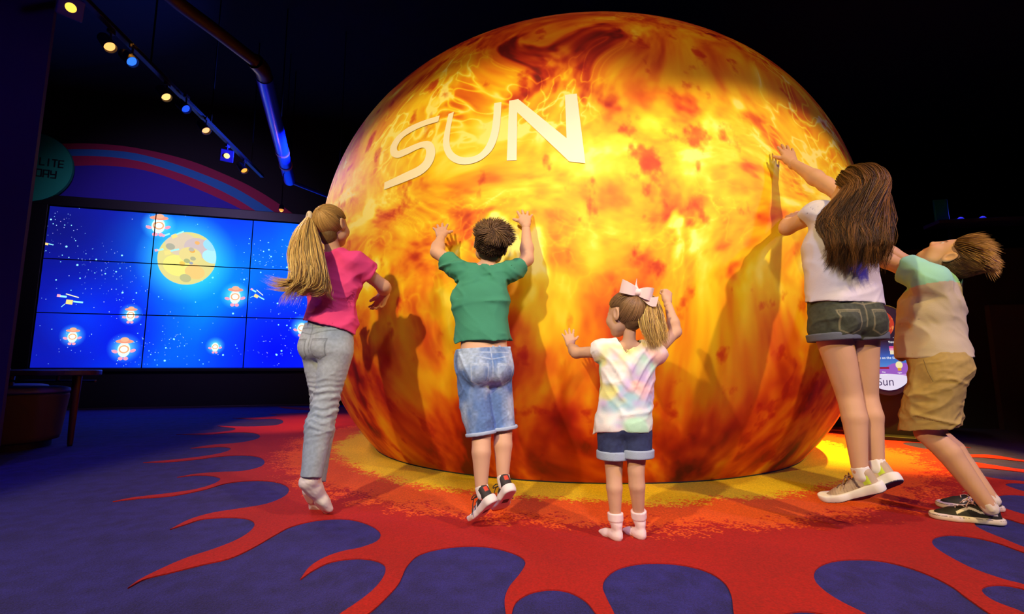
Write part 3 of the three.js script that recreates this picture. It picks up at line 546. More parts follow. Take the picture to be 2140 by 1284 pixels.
function headGeometry(M, skin) {
  const lip = mix3(skin, lin('#b04a48'), 0.6), blush = mix3(skin, lin('#e08070'), 0.35);
  const g = net(headField, new THREE.Box3(V(-0.1, -0.115, -0.115), V(0.1, 0.115, 0.115)), 0.003, (x, y, z) => {
    const ax = Math.abs(x); if (z > 0.055 && y < -0.045 && y > -0.064 && ax < 0.019) return lip;
    if (z > 0.062 && y > 0.018 && y < 0.026 && ax > 0.014 && ax < 0.042) return mix3(skin, [0.1, 0.05, 0.02], 0.6);
    return mix3(skin, blush, 0.6 * sm(0.03, 0, Math.hypot(ax - 0.036, y + 0.028)));
  });
  return g.applyMatrix4(M);
}
function eyes(M, parent, iris) {
  for (const k of [-1, 1]) {
    const g = new THREE.SphereGeometry(0.0125, 20, 14); g.rotateX(Math.PI / 2);
    const p = g.attributes.position, c = new Float32Array(p.count * 3);
    for (let i = 0; i < p.count; i++) { const a = Math.hypot(p.getX(i), p.getY(i)), f = p.getZ(i) > 0; c.set(f && a < 0.0034 ? [0.01, 0.01, 0.01] : f && a < 0.0066 ? iris : [0.6, 0.57, 0.53], i * 3); }
    g.setAttribute('color', new THREE.BufferAttribute(c, 3)); g.translate(0.0285 * k, 0.004, 0.0605); g.applyMatrix4(M); g.translate(-parent.position.x, -parent.position.y, -parent.position.z);
    part('eye', g, plainVC, parent);
  }
}
// ------------------------------------------------------------------ hair strands
function strands(list) {
  const pos = [], nor = [], col = [], idx = [];
  for (const { p, w, c, sides = 3 } of list) {
    const n = p.length, base = pos.length / 3; let ref = V(0.3, 0.2, 0.9);
    for (let i = 0; i < n; i++) {
      const t = p[Math.min(i + 1, n - 1)].clone().sub(p[Math.max(i - 1, 0)]).normalize(); const a = t.clone().cross(ref); if (a.lengthSq() < 1e-6) a.set(1, 0, 0); a.normalize(); const b = t.clone().cross(a);
      const u = i / (n - 1), r = w * (u < 0.12 ? 0.7 + 2.5 * u : u > 0.6 ? Math.max(0.06, 1 - (u - 0.6) / 0.4 * 0.95) : 1);
      for (let s = 0; s < sides; s++) { const q = s / sides * 2 * Math.PI, nx = a.clone().multiplyScalar(Math.cos(q)).addScaledVector(b, Math.sin(q)); pos.push(p[i].x + nx.x * r, p[i].y + nx.y * r, p[i].z + nx.z * r); nor.push(nx.x, nx.y, nx.z); const k = c.length === 2 ? mix3(c[0], c[1], u) : c; col.push(k[0], k[1], k[2]); }
      if (i) for (let s = 0; s < sides; s++) { const o = base + (i - 1) * sides, s2 = (s + 1) % sides; idx.push(o + s, o + sides + s2, o + sides + s, o + s, o + s2, o + sides + s2); }
    }
  }
  const g = new THREE.BufferGeometry(); g.setAttribute('position', new THREE.Float32BufferAttribute(pos, 3)); g.setAttribute('normal', new THREE.Float32BufferAttribute(nor, 3)); g.setAttribute('color', new THREE.Float32BufferAttribute(col, 3)); g.setAttribute('uv', new THREE.Float32BufferAttribute(new Float32Array(pos.length / 3 * 2), 2)); g.setIndex(idx);
  return g;
}
const scalp = (d, out = 0) => { const x = d.x / HEAD.r.x, y = d.y / HEAD.r.y, z = d.z / HEAD.r.z, t = 1 / Math.sqrt(x * x + y * y + z * z); return V(d.x * t + HEAD.c.x, d.y * t + HEAD.c.y, d.z * t + HEAD.c.z).addScaledVector(d, out); };
const hairy = (p, low = -0.052) => p.z < 0.022 + Math.max(0, p.y - 0.02) * 1.05 && p.y > low + Math.max(0, p.z + 0.03) * 1.1 && !(p.z > -0.022 && p.y < 0.03 && p.z > 0.012 - (p.y + 0.03));
function scalpDirs(n, keep) { const out = []; for (let i = 0; i < n; i++) { const y = 1 - 2 * (i + 0.5) / n, r = Math.sqrt(1 - y * y), a = i * 2.399963; const d = V(r * Math.cos(a), y, r * Math.sin(a)); if (keep(scalp(d))) out.push(d); } return out; }
function slerpDir(a, b, t) { const w = Math.acos(clamp(a.dot(b), -1, 1)); if (w < 1e-3) return a.clone(); return a.clone().multiplyScalar(Math.sin((1 - t) * w) / Math.sin(w)).addScaledVector(b, Math.sin(t * w) / Math.sin(w)); }
function hairCap(M, color, off = 0.006, low = -0.05, nape = [0, -0.03, -0.045, 0.052, 0.045, 0.04]) { // dark underlayer on the skull
  return net((x, y, z) => Math.max(Math.min(ell(x, y, z, 0, 0.022, -0.012, 0.069 + off, 0.078 + off, 0.086 + off), ell(x, y, z, ...nape) + 0.0015 * noise(x * 300, y * 40, z * 300)), hairy(V(x, y, z), low) ? -0.02 : 0.004), new THREE.Box3(V(-0.1, -0.14, -0.13), V(0.1, 0.12, 0.1)), 0.0035, color, 1).applyMatrix4(M);
}
const shadeOf = (c, a = 0.35) => { const k = 1 + rr(-a, a); return [c[0] * k, c[1] * k, c[2] * k]; };
function tieHair(M, tieDir, c, n = 2400, w = 0.0015, low = -0.075) { // strands combed to a tie
  const list = [];
  for (const d of scalpDirs(n, (p) => hairy(p, low))) { const pts = []; for (let i = 0; i <= 9; i++) { const t = i / 9; pts.push(scalp(slerpDir(d, tieDir, t * 0.97), 0.005 + 0.006 * t + 0.0025 * noise(d.x * 9, d.y * 9, d.z * 9 + t * 2)).applyMatrix4(M)); } list.push({ p: pts, w: w * rr(0.8, 1.3), c: shadeOf(mix3(c, [c[0] * 0.6, c[1] * 0.55, c[2] * 0.5], 0.5 + 0.5 * noise(d.x * 7, d.y * 7, d.z * 7))) }); }
  return list;
}
function bundle(guides, n, c0, c1, w, radii) { // strands round guide curves
  const list = [], curves = guides.map((g) => new THREE.CatmullRomCurve3(g));
  for (let i = 0; i < n; i++) {
    const g = i % curves.length, cv = curves[g], a = rnd() * 6.283, q = Math.sqrt(rnd()), len = rr(0.62, 1.0), pts = [], ph = rnd() * 10, cl = Math.floor(rnd() * 12);
    for (let k = 0; k <= 16; k++) { const t = k / 16 * len, p = cv.getPoint(t), r = radii(t / len) * q, wv = 0.009 * t * Math.sin(t * 8 + cl * 2.1) + 0.004 * t * noise(ph * 3, t * 6, 1); p.x += Math.cos(a + 0.5 * t) * r + wv; p.z += Math.sin(a + 0.5 * t) * r; p.y += 0.4 * r * Math.sin(a * 2) + 0.003 * noise(ph, t * 5, cl); pts.push(p); }
    const c = mix3(c0, c1, clamp(0.5 + 0.45 * Math.sin(cl * 1.7) + rr(-0.35, 0.35), 0, 1)); list.push({ p: pts, w: w * rr(0.6, 1.5), c: shadeOf(c, 0.25) });
  }
  return list;
}
// ------------------------------------------------------------------ clothes
const crease1 = (x, y, z, f, o, lx, ly) => { // long soft ridges that run along (lx, ly)
  const w = 0.25 * noise(x * f * 0.5 + o, y * f * 0.5, z * f * 0.5), u = (x * lx + y * ly) * f * 0.33 + o, v = (x * ly - y * lx) * f + w, n = noise(u, v * 1.0 + o, z * f * 0.6);
  return Math.pow(Math.max(0, 1 - Math.abs(n) * 2.6), 1.5);
};
const creases = (amp, f, o = 0, dirs = [[0.5, 0.86], [-0.6, 0.8], [0.95, 0.3]]) => (x, y, z) => {
  let d = -0.5 * amp * noise(x * f * 0.45 + o, y * f * 0.45, z * f * 0.45);
  dirs.forEach(([a, b], i) => { const m = sm(-0.35, 0.3, noise(x * 6 + o + i * 17, y * 6 + i * 5, z * 6)); if (m > 0) d -= amp * m * (0.75 * crease1(x, y, z, f, o + i * 31, a, b) + 0.3 * crease1(x, y, z, f * 2.1, o + i * 13, a, b)) * 0.8; });
  return d + amp * 0.35;
};
function shirtGeometry(j, s, o) {
  const T = torsoPrims(j, s, o.ease), extra = (o.extra || []), body = blend([...T.q, ...extra], 0.035 * s), sleeves = ['L', 'R'].map((k) => {
    const a = j['sh' + k], b = mid(j['sh' + k], j['el' + k], o.sleeve), dir = b.clone().sub(a).normalize(); const q = cone(a, b.clone().addScaledVector(dir, 0.03), o.sr0 * s, o.sr1 * s), pl = plane(b, dir);
    return (x, y, z) => Math.max(primDist(q, x, y, z), pl(x, y, z));
  });
  const hem = plane(o.hemP, o.hemN.clone().normalize());
  const sleeveIn = ['L', 'R'].map((k) => { const a = j['sh' + k], b = mid(j['sh' + k], j['el' + k], o.sleeve), dir = b.clone().sub(a).normalize(); return cone(a, b.clone().addScaledVector(dir, 0.05), o.sr0 * s, o.sr1 * s); });
  const hole = cone(j.neck.clone().addScaledVector(T.up, o.collar || 0.0), j.skull, o.neckR * s, o.neckR * s);
  const cutter = o.cut; const fold = o.fold || (() => 0);
  const F = (x, y, z) => {
    const b0 = body(x, y, z); let d = smax(b0, hem(x, y, z), 0.004), i = b0;
    for (const f of sleeves) d = smin(d, f(x, y, z), 0.022 * s);
    if (d < 0.03) {
      const w = fold(x, y, z); d += w; for (const q of sleeveIn) i = smin(i, primDist(q, x, y, z), 0.022 * s);
      d = smax(d, -(i + w + 0.009), 0.002);
    } d = smax(d, -primDist(hole, x, y, z), 0.006);
    if (cutter) d = smax(d, -primDist(cutter, x, y, z), 0.006);
    return d;
  };
  const b = boundsOf([...T.q, ...extra], 0.03); for (const k of ['L', 'R']) { const e = mid(j['sh' + k], j['el' + k], o.sleeve); b.expandByPoint(e.clone().addScalar(0.08)); b.expandByPoint(e.clone().addScalar(-0.08)); }
  return net(F, b, o.cell || 0.0045, o.color, 1);
}
function pantsGeometry(j, s, o) {
  const T = torsoPrims(j, s, o.ease), base = T.q.filter((q, i) => i === 2 || i === 3 || i === 6 || i === 7 || i === 8), top = plane(o.waistP, o.waistN.clone().normalize());
  const hips = blend(base.length ? [T.q[2], T.q[3], T.q[6], T.q[7], T.q[8]] : base, 0.03 * s), legs = [], ins = [];
  for (const k of ['L', 'R']) {
    const h = j['hip' + k].clone(), n = j['kn' + k], a = j['an' + k], qs = [];
    if (o.long) { const c = mid(n, a, 0.3).add((j.shinBack || V()).clone().multiplyScalar(0.01)); qs.push(cone(h, n, o.r0 * s, o.r1 * s), cone(n, c, o.r1 * s, o.r1 * s * 1.03), cone(c, mid(n, a, o.len), o.r1 * s * 1.03, o.r2 * s)); }
    else { const e = mid(h, n, o.len); qs.push(cone(h, e.clone().addScaledVector(e.clone().sub(h).normalize(), 0.03), o.r0 * s, o.r2 * s)); }
    const e = o.long ? mid(n, a, o.len) : mid(h, n, o.len), dir = o.hemN ? o.hemN.clone().normalize() : (o.long ? a.clone().sub(n) : n.clone().sub(h)).normalize(), f = blend(qs, 0.02), pl = plane(e, dir);
    legs.push((x, y, z) => Math.max(f(x, y, z), pl(x, y, z))); const fi = blend(qs.map((q) => cone(q.a, q.b, q.ra - 0.009, q.rb - 0.009)), 0.02), pi = plane(e.clone().addScaledVector(dir, -0.05), dir.clone().negate()); ins.push((x, y, z) => Math.max(fi(x, y, z), pi(x, y, z)));
  }
  const fold = o.fold || (() => 0), sideN = j.hipR.clone().sub(j.hipL).normalize(), midP = mid(j.hipL, j.hipR);
  const F = (x, y, z) => { let d = hips(x, y, z); for (const f of legs) d = smin(d, f(x, y, z), 0.016 * s); if (d < 0.03) { const w = fold(x, y, z); d = Math.max(d + w, top(x, y, z)); for (const f of ins) d = smax(d, -(f(x, y, z) + w), 0.002); } else d = Math.max(d, top(x, y, z)); return d; };
  const b = boundsOf([...base, ...['L', 'R'].flatMap((k) => [cone(j['hip' + k], o.long ? j['an' + k] : mid(j['hip' + k], j['kn' + k], o.len + 0.1), o.r0 * s, 0.07)])], 0.02);
  return net(F, b, o.cell || 0.0045, o.color, 1);
}
function cuffGeometry(j, k, s, o, color) { // turned-up hem ring
  const e = mid(j['hip' + k], j['kn' + k], o.len), dir = (o.hemN ? o.hemN.clone() : j['kn' + k].clone().sub(j['hip' + k])).normalize(), a = e.clone().addScaledVector(dir, -o.cuff), r = o.r2 * s + 0.004, q = cone(j['hip' + k], e.clone().addScaledVector(dir, 0.03), o.r0 * s + 0.004, r), p0 = plane(a, dir.clone().negate()), p1 = plane(e.clone().addScaledVector(dir, 0.004), dir);
  q.ra += 0.003; q.rb += 0.003;
  const F = (x, y, z) => { const d = primDist(q, x, y, z); return smax(smax(Math.max(d, -(d + 0.014)), p0(x, y, z), 0.004), p1(x, y, z), 0.004); };
  return net(F, boundsOf([cone(a, e, r, r)], 0.03), 0.004, color, 1);
}
// back pockets, yoke and centre seam in the trousers' own measures: 1 on a stitch line
function stitches(j, s, p, withYoke = true) {
  const hr = j.hipR.clone().sub(j.hipL).normalize(), up = V(0, 1, 0), hf = up.clone().cross(hr), d = p.clone().sub(j.pelvis); if (d.dot(hf) > 0) return { line: 0, inside: 0 };
  const u = d.dot(hr) / s, v = d.y / s, a = Math.abs(Math.abs(u) - 0.058), w = 0.0016;
  const side = 0.036 - 0.1 * Math.max(0, -v - 0.02) * 0.4, bottom = -0.088 + a * 0.5, topv = 0.002, e = Math.max(a - side, v - topv, bottom - v);
  let line = sm(w * 2.2, w * 0.6, Math.abs(e)); line = Math.max(line, 0.7 * sm(w * 2, w * 0.5, Math.abs(e + 0.006)) * (v > topv - 0.012 ? 1 : 0));
  if (withYoke) { line = Math.max(line, sm(w * 2.2, w * 0.5, Math.abs(v - 0.022 - 0.18 * Math.abs(u))) * (Math.abs(u) < 0.12 ? 1 : 0), sm(w * 2, w * 0.5, Math.abs(v - 0.052)), sm(w * 2.2, w * 0.5, Math.abs(u)) * (v > -0.06 ? 1 : 0)); }
  return { line, inside: e < 0 ? 1 : 0 };
}
function collarRing(j, T, r, tube0, color, parent, at, drop = 0) { // ribbed neckband
  const axis = j.skull.clone().sub(j.neck).normalize().lerp(T.up, 0.55).normalize(), g = new THREE.TorusGeometry(r, tube0, 10, 40); g.scale(1.12, 1, 1.5); g.rotateX(Math.PI / 2);
  const x = T.right.clone().addScaledVector(axis, -T.right.dot(axis)).normalize(); g.applyMatrix4(basis(x, axis, x.clone().cross(axis), j.neck.clone().addScaledVector(axis, drop))); g.translate(-at.x, -at.y, -at.z); tint(g, color);
  return part('neckband', g, clothMat, parent);
}
// locks of hair: strands gathered round a guide, spreading a little and tapering to the tip
function locks(guides, per, w, spread, c0, c1) {
  const list = [];
  for (const { p, tone = 0.5, len = 1 } of guides) {
    const cv = new THREE.CatmullRomCurve3(p);
    for (let i = 0; i < per; i++) {
      const a = rnd() * 6.283, q = Math.sqrt(rnd()), L = len * rr(0.8, 1.0), pts = [], ph = rnd() * 9, cx = Math.cos(a), cz = Math.sin(a);
      for (let k = 0; k <= 15; k++) { const t = k / 15 * L, o = cv.getPoint(t), r = spread * q * (0.55 + 0.75 * t) * (t > 0.7 ? 1 - (t - 0.7) / 0.3 * 0.75 : 1); o.x += cx * r + 0.0025 * noise(ph, t * 6, 2) ; o.z += cz * r; o.y += 0.3 * r * Math.sin(a * 2); pts.push(o); }
      const m = clamp(tone + rr(-0.3, 0.3), 0, 1); list.push({ p: pts, w: w * rr(0.6, 1.5), c: [shadeOf(mix3(c0, c1, m * 0.3), 0.25), shadeOf(mix3(c0, c1, m), 0.3)] });
    }
  }
  return list;
}
// ------------------------------------------------------------------ feet and shoes; local x = inner/outer, y up, z heel to toe
function footMatrix(heel, toe, up) { const z = toe.clone().sub(heel).normalize(), x = up.clone().cross(z).normalize(), y = z.clone().cross(x); return basis(x, y, z, heel); }
function sockField(L) {
  const k = L / 0.2, q = [cone(V(0, 0.026, 0.026), V(0, 0.03, 0.07), 0.026, 0.027), cone(V(0, 0.03, 0.07), V(0.004, 0.022, 0.135), 0.028, 0.023), cone(V(0.012, 0.020, 0.135), V(0.014, 0.016, 0.182), 0.020, 0.0155), cone(V(-0.012, 0.018, 0.13), V(-0.014, 0.014, 0.168), 0.018, 0.013), cone(V(0, 0.035, 0.04), V(0, 0.085, 0.03), 0.029, 0.027)].map((p) => cone(p.a.multiplyScalar(k), p.b.multiplyScalar(k), p.ra * k, p.rb * k));
  return { q, F: blend(q, 0.016 * k) };
}
function sock(M, L, ankle, top, r, color, parent, cuff) {
  const S = sockField(L), Mi = M.clone().invert(), a = ankle.clone().applyMatrix4(Mi), t = top.clone().applyMatrix4(Mi), qs = [...S.q, cone(a, t, r, r * 1.04)], f0 = blend(qs, 0.02), dir = t.clone().sub(a).normalize(), cut = plane(t, dir), c0 = plane(t.clone().addScaledVector(dir, -0.03), dir.clone().negate()), cr = cone(a, t, r + 0.004, r * 1.04 + 0.004);
  const F = (x, y, z) => { let d = Math.max(f0(x, y, z) + 0.0012 * noise(x * 60, y * 160, z * 60), -y + 0.0); if (cuff) d = smin(d, Math.max(primDist(cr, x, y, z), c0(x, y, z)), 0.003); return Math.max(d, cut(x, y, z)); };
  const g = net(F, boundsOf(qs, 0.02), 0.003, color, 1).applyMatrix4(M); g.translate(-parent.position.x, -parent.position.y, -parent.position.z);
  return part('sock', g, plainVC, parent);
}
function ankleSock(parent, bottom, top, r, color) {
  const dir = top.clone().sub(bottom).normalize(), q = cone(bottom, top.clone().addScaledVector(dir, 0.02), r, r * 1.02), cut = plane(top, dir);
  const g = net((x, y, z) => smax(primDist(q, x, y, z) + 0.0012 * Math.sin(900 * (x * dir.z - z * dir.x)), cut(x, y, z), 0.004), boundsOf([q], 0.01), 0.003, color, 1); g.translate(-parent.position.x, -parent.position.y, -parent.position.z);
  return part('sock', g, plainVC, parent);
}
const halfWidth = (t, L) => { const k = L / 0.21; return k * (t < 0.12 ? 0.026 * Math.sqrt(Math.max(0, 1 - Math.pow(1 - t / 0.12, 2))) : t < 0.4 ? lerp(0.026, 0.0255, (t - 0.12) / 0.28) : t < 0.7 ? lerp(0.0255, 0.036, sm(0.4, 0.7, t)) : 0.036 * Math.sqrt(Math.max(0, 1 - Math.pow((t - 0.7) / 0.3, 2.4)))); };
function solePlan(L) { // signed distance to the footprint, roughly
  const q = [cone(V(0, 0, 0.13 * L), V(0, 0, 0.4 * L), 0.125 * L, 0.12 * L), cone(V(0, 0, 0.4 * L), V(0.012 * L, 0, 0.68 * L), 0.12 * L, 0.165 * L), cone(V(0.012 * L, 0, 0.68 * L), V(0.02 * L, 0, 0.84 * L), 0.165 * L, 0.15 * L)]; const f = blend(q, 0.06 * L); return (x, z) => f(x, 0, z);
}
function shoe(parent, M, side, o) { // o: L, sole height, colours
  const L = o.L, plan = solePlan(L), H = o.sole, up = (x, y, z) => y - (o.rocker ? o.rocker * Math.pow(Math.max(0, (z / L - 0.62) / 0.38), 2) : 0);
  const soleF = (x, y, z) => { const h = H * (1 + (o.heelLift || 0) * (1 - sm(0.1, 0.6, z / L))), a = plan(x * side, z) - 0.002 - 0.003 * Math.sin(up(x, y, z) / h * 3.1), b = Math.abs(up(x, y, z) - h / 2) - h / 2; return smax(a, b, 0.006); };
  const qs = [cone(V(0, 0.05, 0.16), V(0, 0.052, 0.34), 0.115, 0.115), cone(V(0, 0.06, 0.16), V(0, o.collar, 0.17), 0.12, 0.118), cone(V(0, 0.19, 0.33), V(0.01, 0.09, 0.66), 0.115, 0.118), cone(V(0, 0.03, 0.34), V(0.012, 0.03, 0.7), 0.12, 0.148), cone(V(0.012, 0.045, 0.7), V(0.018, 0.035, 0.83), 0.14, 0.125)].map((p) => cone(V(p.a.x * side, p.a.y, p.a.z).multiplyScalar(L), V(p.b.x * side, p.b.y, p.b.z).multiplyScalar(L), p.ra * L, p.rb * L));
  const f0 = blend(qs, 0.06 * L), mouth = cone(V(0, o.mouth * L, 0.2 * L), V(0, (o.mouth + 0.3) * L, 0.2 * L), 0.095 * L, 0.14 * L);
  const upperF = (x, y, z) => { const d = f0(x, y, z); return smax(Math.max(Math.max(d, plan(x * side, z) - 0.001 - 0.004), H * 0.7 - up(x, y, z)), -primDist(mouth, x, y, z), 0.004); };
  const bb = new THREE.Box3(V(-0.22 * L, -0.01, -0.06 * L), V(0.22 * L, (o.collar + 0.2) * L, 1.06 * L));
  const fit = (g) => { g.applyMatrix4(M); g.translate(-parent.position.x, -parent.position.y, -parent.position.z); return g; };
  const up0 = part('shoe', fit(net(upperF, bb, 0.0032, (x, y, z, nx, ny) => o.upper(x * side / L, y / L, z / L, ny), 1)), shoeMat, parent, o.label);
  part('sole', fit(net(soleF, new THREE.Box3(V(-0.25 * L, -0.012, -0.06 * L), V(0.25 * L, H * (1 + (o.heelLift || 0)) + (o.rocker || 0) + 0.012, 1.06 * L)), 0.0032, (x, y, z, nx, ny) => o.soleColor(x * side / L, up(x, y, z) / H, z / L, ny), 1)), shoeMat, up0);
  // laces: crossed bars over the instep, two loops and two ends
  const top = (x, z) => { for (let y = 0.16; y > 0.02; y -= 0.001) if (upperF(x, y, z) < 0.001) return y + 0.0015; return 0.05; };
  const list = [];
  for (let i = 0; i < 4; i++) { const z = L * (0.40 + 0.075 * i), w = 0.062 * L, pts = []; for (let k = 0; k <= 6; k++) { const x = lerp(-w, w, k / 6), zz = z + 0.012 * (k / 6 - 0.5) * (i % 2 ? 1 : -1); pts.push(V(x, top(x, zz), zz)); } list.push(tube(pts, 0.0022, 10, 5)); }
  const z0 = 0.385 * L, y0 = top(0, z0) + 0.003;
  for (const k of [-1, 1]) {
    list.push(tube([V(0, y0, z0), V(0.02 * k, y0 + 0.012, z0 + 0.004), V(0.036 * k, y0 + 0.001, z0 + 0.012), V(0.02 * k, y0 + 0.002, z0 + 0.01), V(0, y0, z0)], 0.002, 16, 5));
    list.push(tube([V(0, y0, z0), V(0.014 * k, y0 + 0.006, z0 + 0.016), V((o.laceOut || 0.03) * k, y0 - (o.laceDrop || 0.012), z0 + 0.034)], 0.002, 12, 5));
  }
  part('lace', fit(tint(join(list), o.laceColor)), shoeMat, up0);
  return up0;
}
// ------------------------------------------------------------------ one figure
function figure(label, j, s, skin, headM, hands, at) {
  const o = thing('person', label, 'person', at);
  const local = (g) => { g.translate(-at.x, -at.y, -at.z); return g; };
  j.skull = V(0, -0.03, -0.03).applyMatrix4(headM);
  const T = torsoPrims(j, s), l = limbs(j, s), up = [...T.q, ...l.q], q = [...up, ...l.legs.L, ...l.legs.R, ...(j.feet || [])];
  const fu = blend(up, 0.022 * s), fl = blend(l.legs.L, 0.006 * s), fr = blend(l.legs.R, 0.006 * s), ff = j.feet && blend(j.feet, 0.015);
  const F = (x, y, z) => { let d = smin(fu(x, y, z), smin(fl(x, y, z), fr(x, y, z), 0.004), 0.022 * s); if (ff) d = smin(d, ff(x, y, z), 0.012); return d; };
  const kids = [net(F, boundsOf(q, 0.02), 0.006, (x, y, z) => { const n = 0.06 * noise(x * 25, y * 25, z * 25); return [skin[0] * (1 + n), skin[1] * (1 + n), skin[2] * (1 + n)]; }, 1), headGeometry(headM, skin)];
  for (const k of ['L', 'R']) if (hands[k]) { const h = hands[k], H = handPrims(j['wr' + k], h.dir, h.palm, h.thumb, s * 1.04, h); kids.push(net(H.F, boundsOf(H.all, 0.008), 0.0028, skin, 1)); }
  part('body', local(fuse(kids)), skinMat, o);
  return { o, local, T };
}
const report = (n, j) => console.log(n, ['L', 'R'].map((k) => ['sh el', 'el wr', 'hip kn', 'kn an'].map((p) => { const [a, b] = p.split(' '); return p + ' ' + j[a + k].distanceTo(j[b + k]).toFixed(3); }).join(' ')).join(' | '), 'sh', j.shL.distanceTo(j.shR).toFixed(3), 'hip', j.hipL.distanceTo(j.hipR).toFixed(3), 'torso', j.pelvis.distanceTo(j.neck).toFixed(3), 'neck-head', j.neck.distanceTo(j.head).toFixed(3));

// ------------------------------------------------------------------ 1: girl with the long blonde ponytail, pink T-shirt, pale jeans
const SKIN = [0.63, 0.38, 0.26];
const off = (g, at) => { g.translate(-at.x, -at.y, -at.z); return g; };
{
  const { Q, dir } = frame(-20.8, 2.38), s = 1.02;
  const j = { pelvis: Q(684, 712, 0.01), chest: Q(697, 596, 0.01), neck: Q(699, 536, 0.0), shR: Q(741, 551, -0.07), shL: Q(660, 547, 0.08), elR: Q(801, 599, 0.0), wrR: Q(806, 611, 0.13), elL: Q(634, 604, 0.19), wrL: Q(670, 606, 0.32), hipR: Q(704, 735, -0.045), hipL: Q(664, 733, 0.06), knR: Q(678, 850, -0.01), anR: Q(650, 1003, -0.06), knL: Q(680, 856, 0.1), anL: Q(658, 1012, 0.02), thigh: 0.98 };
  j.head = Q(694, 473, 0.0); j.shinBack = dir(-0.6, 0, -0.6);
  const hm = orient(dir(0.66, 0.12, 0.74), dir(-0.1, 1, 0.0), j.head, 0.93); report('A', j);
  const at = V(j.pelvis.x, 0, j.pelvis.z);
  const heelR = Q(621, 1012, -0.075), toeR = Q(689, 1081, 0.02), heelL = Q(636, 1028, 0.04), toeL = Q(668, 1086, 0.16);
  const { o } = figure('leaping girl with long blonde ponytail in pink t-shirt and pale jeans', j, s, SKIN, hm, {
    R: { dir: dir(-0.35, -0.85, 0.2), palm: dir(-0.5, 0.1, -0.6), thumb: dir(-0.8, 0, 0), bend: [0.35, 0.45, 0.5, 0.55], thumbOut: 0.6 }, L: { dir: dir(0.5, 0.1, 0.8), palm: dir(0, -1, 0), thumb: dir(1, 0, 0), bend: [0.3, 0.3, 0.3, 0.3] } }, at);
  eyes(hm, o, [0.08, 0.12, 0.16]);
  const pink = lin('#e8458f');
  part('shirt', off(shirtGeometry(j, s, { ease: 0.012, sleeve: 0.44, sr0: 0.052, sr1: 0.054, neckR: 0.05, collar: 0.005, hemP: Q(693, 684, 0), hemN: dir(-0.25, -1, 0), extra: [cone(j.pelvis.clone().lerp(j.chest, 0.12), j.pelvis.clone().lerp(j.chest, 0.6), 0.098, 0.085)], fold: creases(0.015, 11, 3, [[0.8, 0.6], [0.95, -0.3], [0.6, 0.8]]), color: pink }), at), clothMat, o);
  collarRing(j, torsoPrims(j, s), 0.044, 0.006, pink, o.getObjectByName('shirt'), at, 0.004);
  const jean = lin('#93a8c6'), wash = lin('#b9c6d6');
  const jeanFold = creases(0.0055, 20, 8, [[0.98, 0.15], [0.95, -0.3], [0.9, 0.4]]);
  const kneeFold = (x, y, z) => { const g = Math.exp(-Math.pow((y - j.knR.y) / 0.11, 2)); return 0.0032 * g * Math.sin(y * 210 + 7 * noise(x * 16, y * 9, z * 16)) + (0.4 + g) * jeanFold(x, y, z); };
  part('jeans', off(pantsGeometry(j, s, { ease: 0.008, waistP: Q(690, 678, 0), waistN: dir(0.05, 1, 0), long: true, len: 0.97, r0: 0.072, r1: 0.054, r2: 0.044, fold: kneeFold, cell: 0.0038, color: (x, y, z) => { const st = stitches(j, s, V(x, y, z)), d = (1 + 0.14 * noise(x * 120, y * 120, z * 120)) * (1 - 0.45 * st.line - 0.06 * st.inside); return mix3(jean, wash, clamp(0.45 + 0.9 * noise(x * 9, y * 7, z * 9), 0, 1)).map((c) => c * d); } }), at), denimMat, o);
  for (const [h, t, a, kn] of [[heelR, toeR, j.anR, j.knR], [heelL, toeL, j.anL, j.knL]]) sock(footMatrix(h, t, kn.clone().sub(a)), h.distanceTo(t), a, mid(a, kn, 0.03), 0.026 * s, lin('#d9d6e2'), o);
  const blonde = [0.66, 0.42, 0.16], tie = V(-0.12, 0.5, -0.86).normalize();
  const T0 = scalp(tie, 0.012).applyMatrix4(hm);
  const tieP = mid(T0, Q(642, 458, -0.02), 0.85);
  const guides = [[tieP, Q(632, 482, -0.08), Q(624, 525, -0.13), Q(630, 566, -0.16), Q(618, 592, -0.16), Q(588, 592, -0.14), Q(560, 581, -0.12)], [tieP, Q(640, 482, -0.08), Q(636, 530, -0.14), Q(642, 572, -0.17), Q(630, 600, -0.16), Q(604, 604, -0.14), Q(570, 598, -0.13)], [tieP, Q(646, 485, -0.08), Q(648, 530, -0.14), Q(656, 575, -0.18), Q(656, 602, -0.17), Q(644, 612, -0.16), Q(626, 614, -0.14)], [tieP, Q(650, 485, -0.08), Q(656, 525, -0.14), Q(664, 570, -0.17), Q(670, 596, -0.16), Q(672, 612, -0.15), Q(684, 626, -0.13)], [tieP, Q(636, 480, -0.09), Q(629, 530, -0.15), Q(635, 570, -0.18), Q(632, 598, -0.17), Q(614, 612, -0.15), Q(600, 640, -0.13)]];
  const hair = fuse([hairCap(hm, [0.15, 0.085, 0.035], 0.006, -0.115, [0, -0.045, -0.034, 0.046, 0.062, 0.042]), strands([...tieHair(hm, tie, blonde), ...bundle(guides, 2600, [1.0, 0.76, 0.30], [0.66, 0.42, 0.14], 0.0013, (t) => 0.014 + 0.034 * Math.sin(Math.min(1, t * 1.1) * Math.PI * 0.75))])]);
  part('hair', off(hair, at), hairMat, o, 'blonde hair in a long swinging ponytail');
  const ring = new THREE.TorusGeometry(0.021, 0.0105, 10, 24); ring.applyMatrix4(orient(tieP.clone().sub(j.head).add(V(0, -0.02, 0)), V(0, 1, 0), tieP)); part('hair_tie', off(ring, at), std(0xe6d8c8, 0.9), o, 'pale hair tie');
}
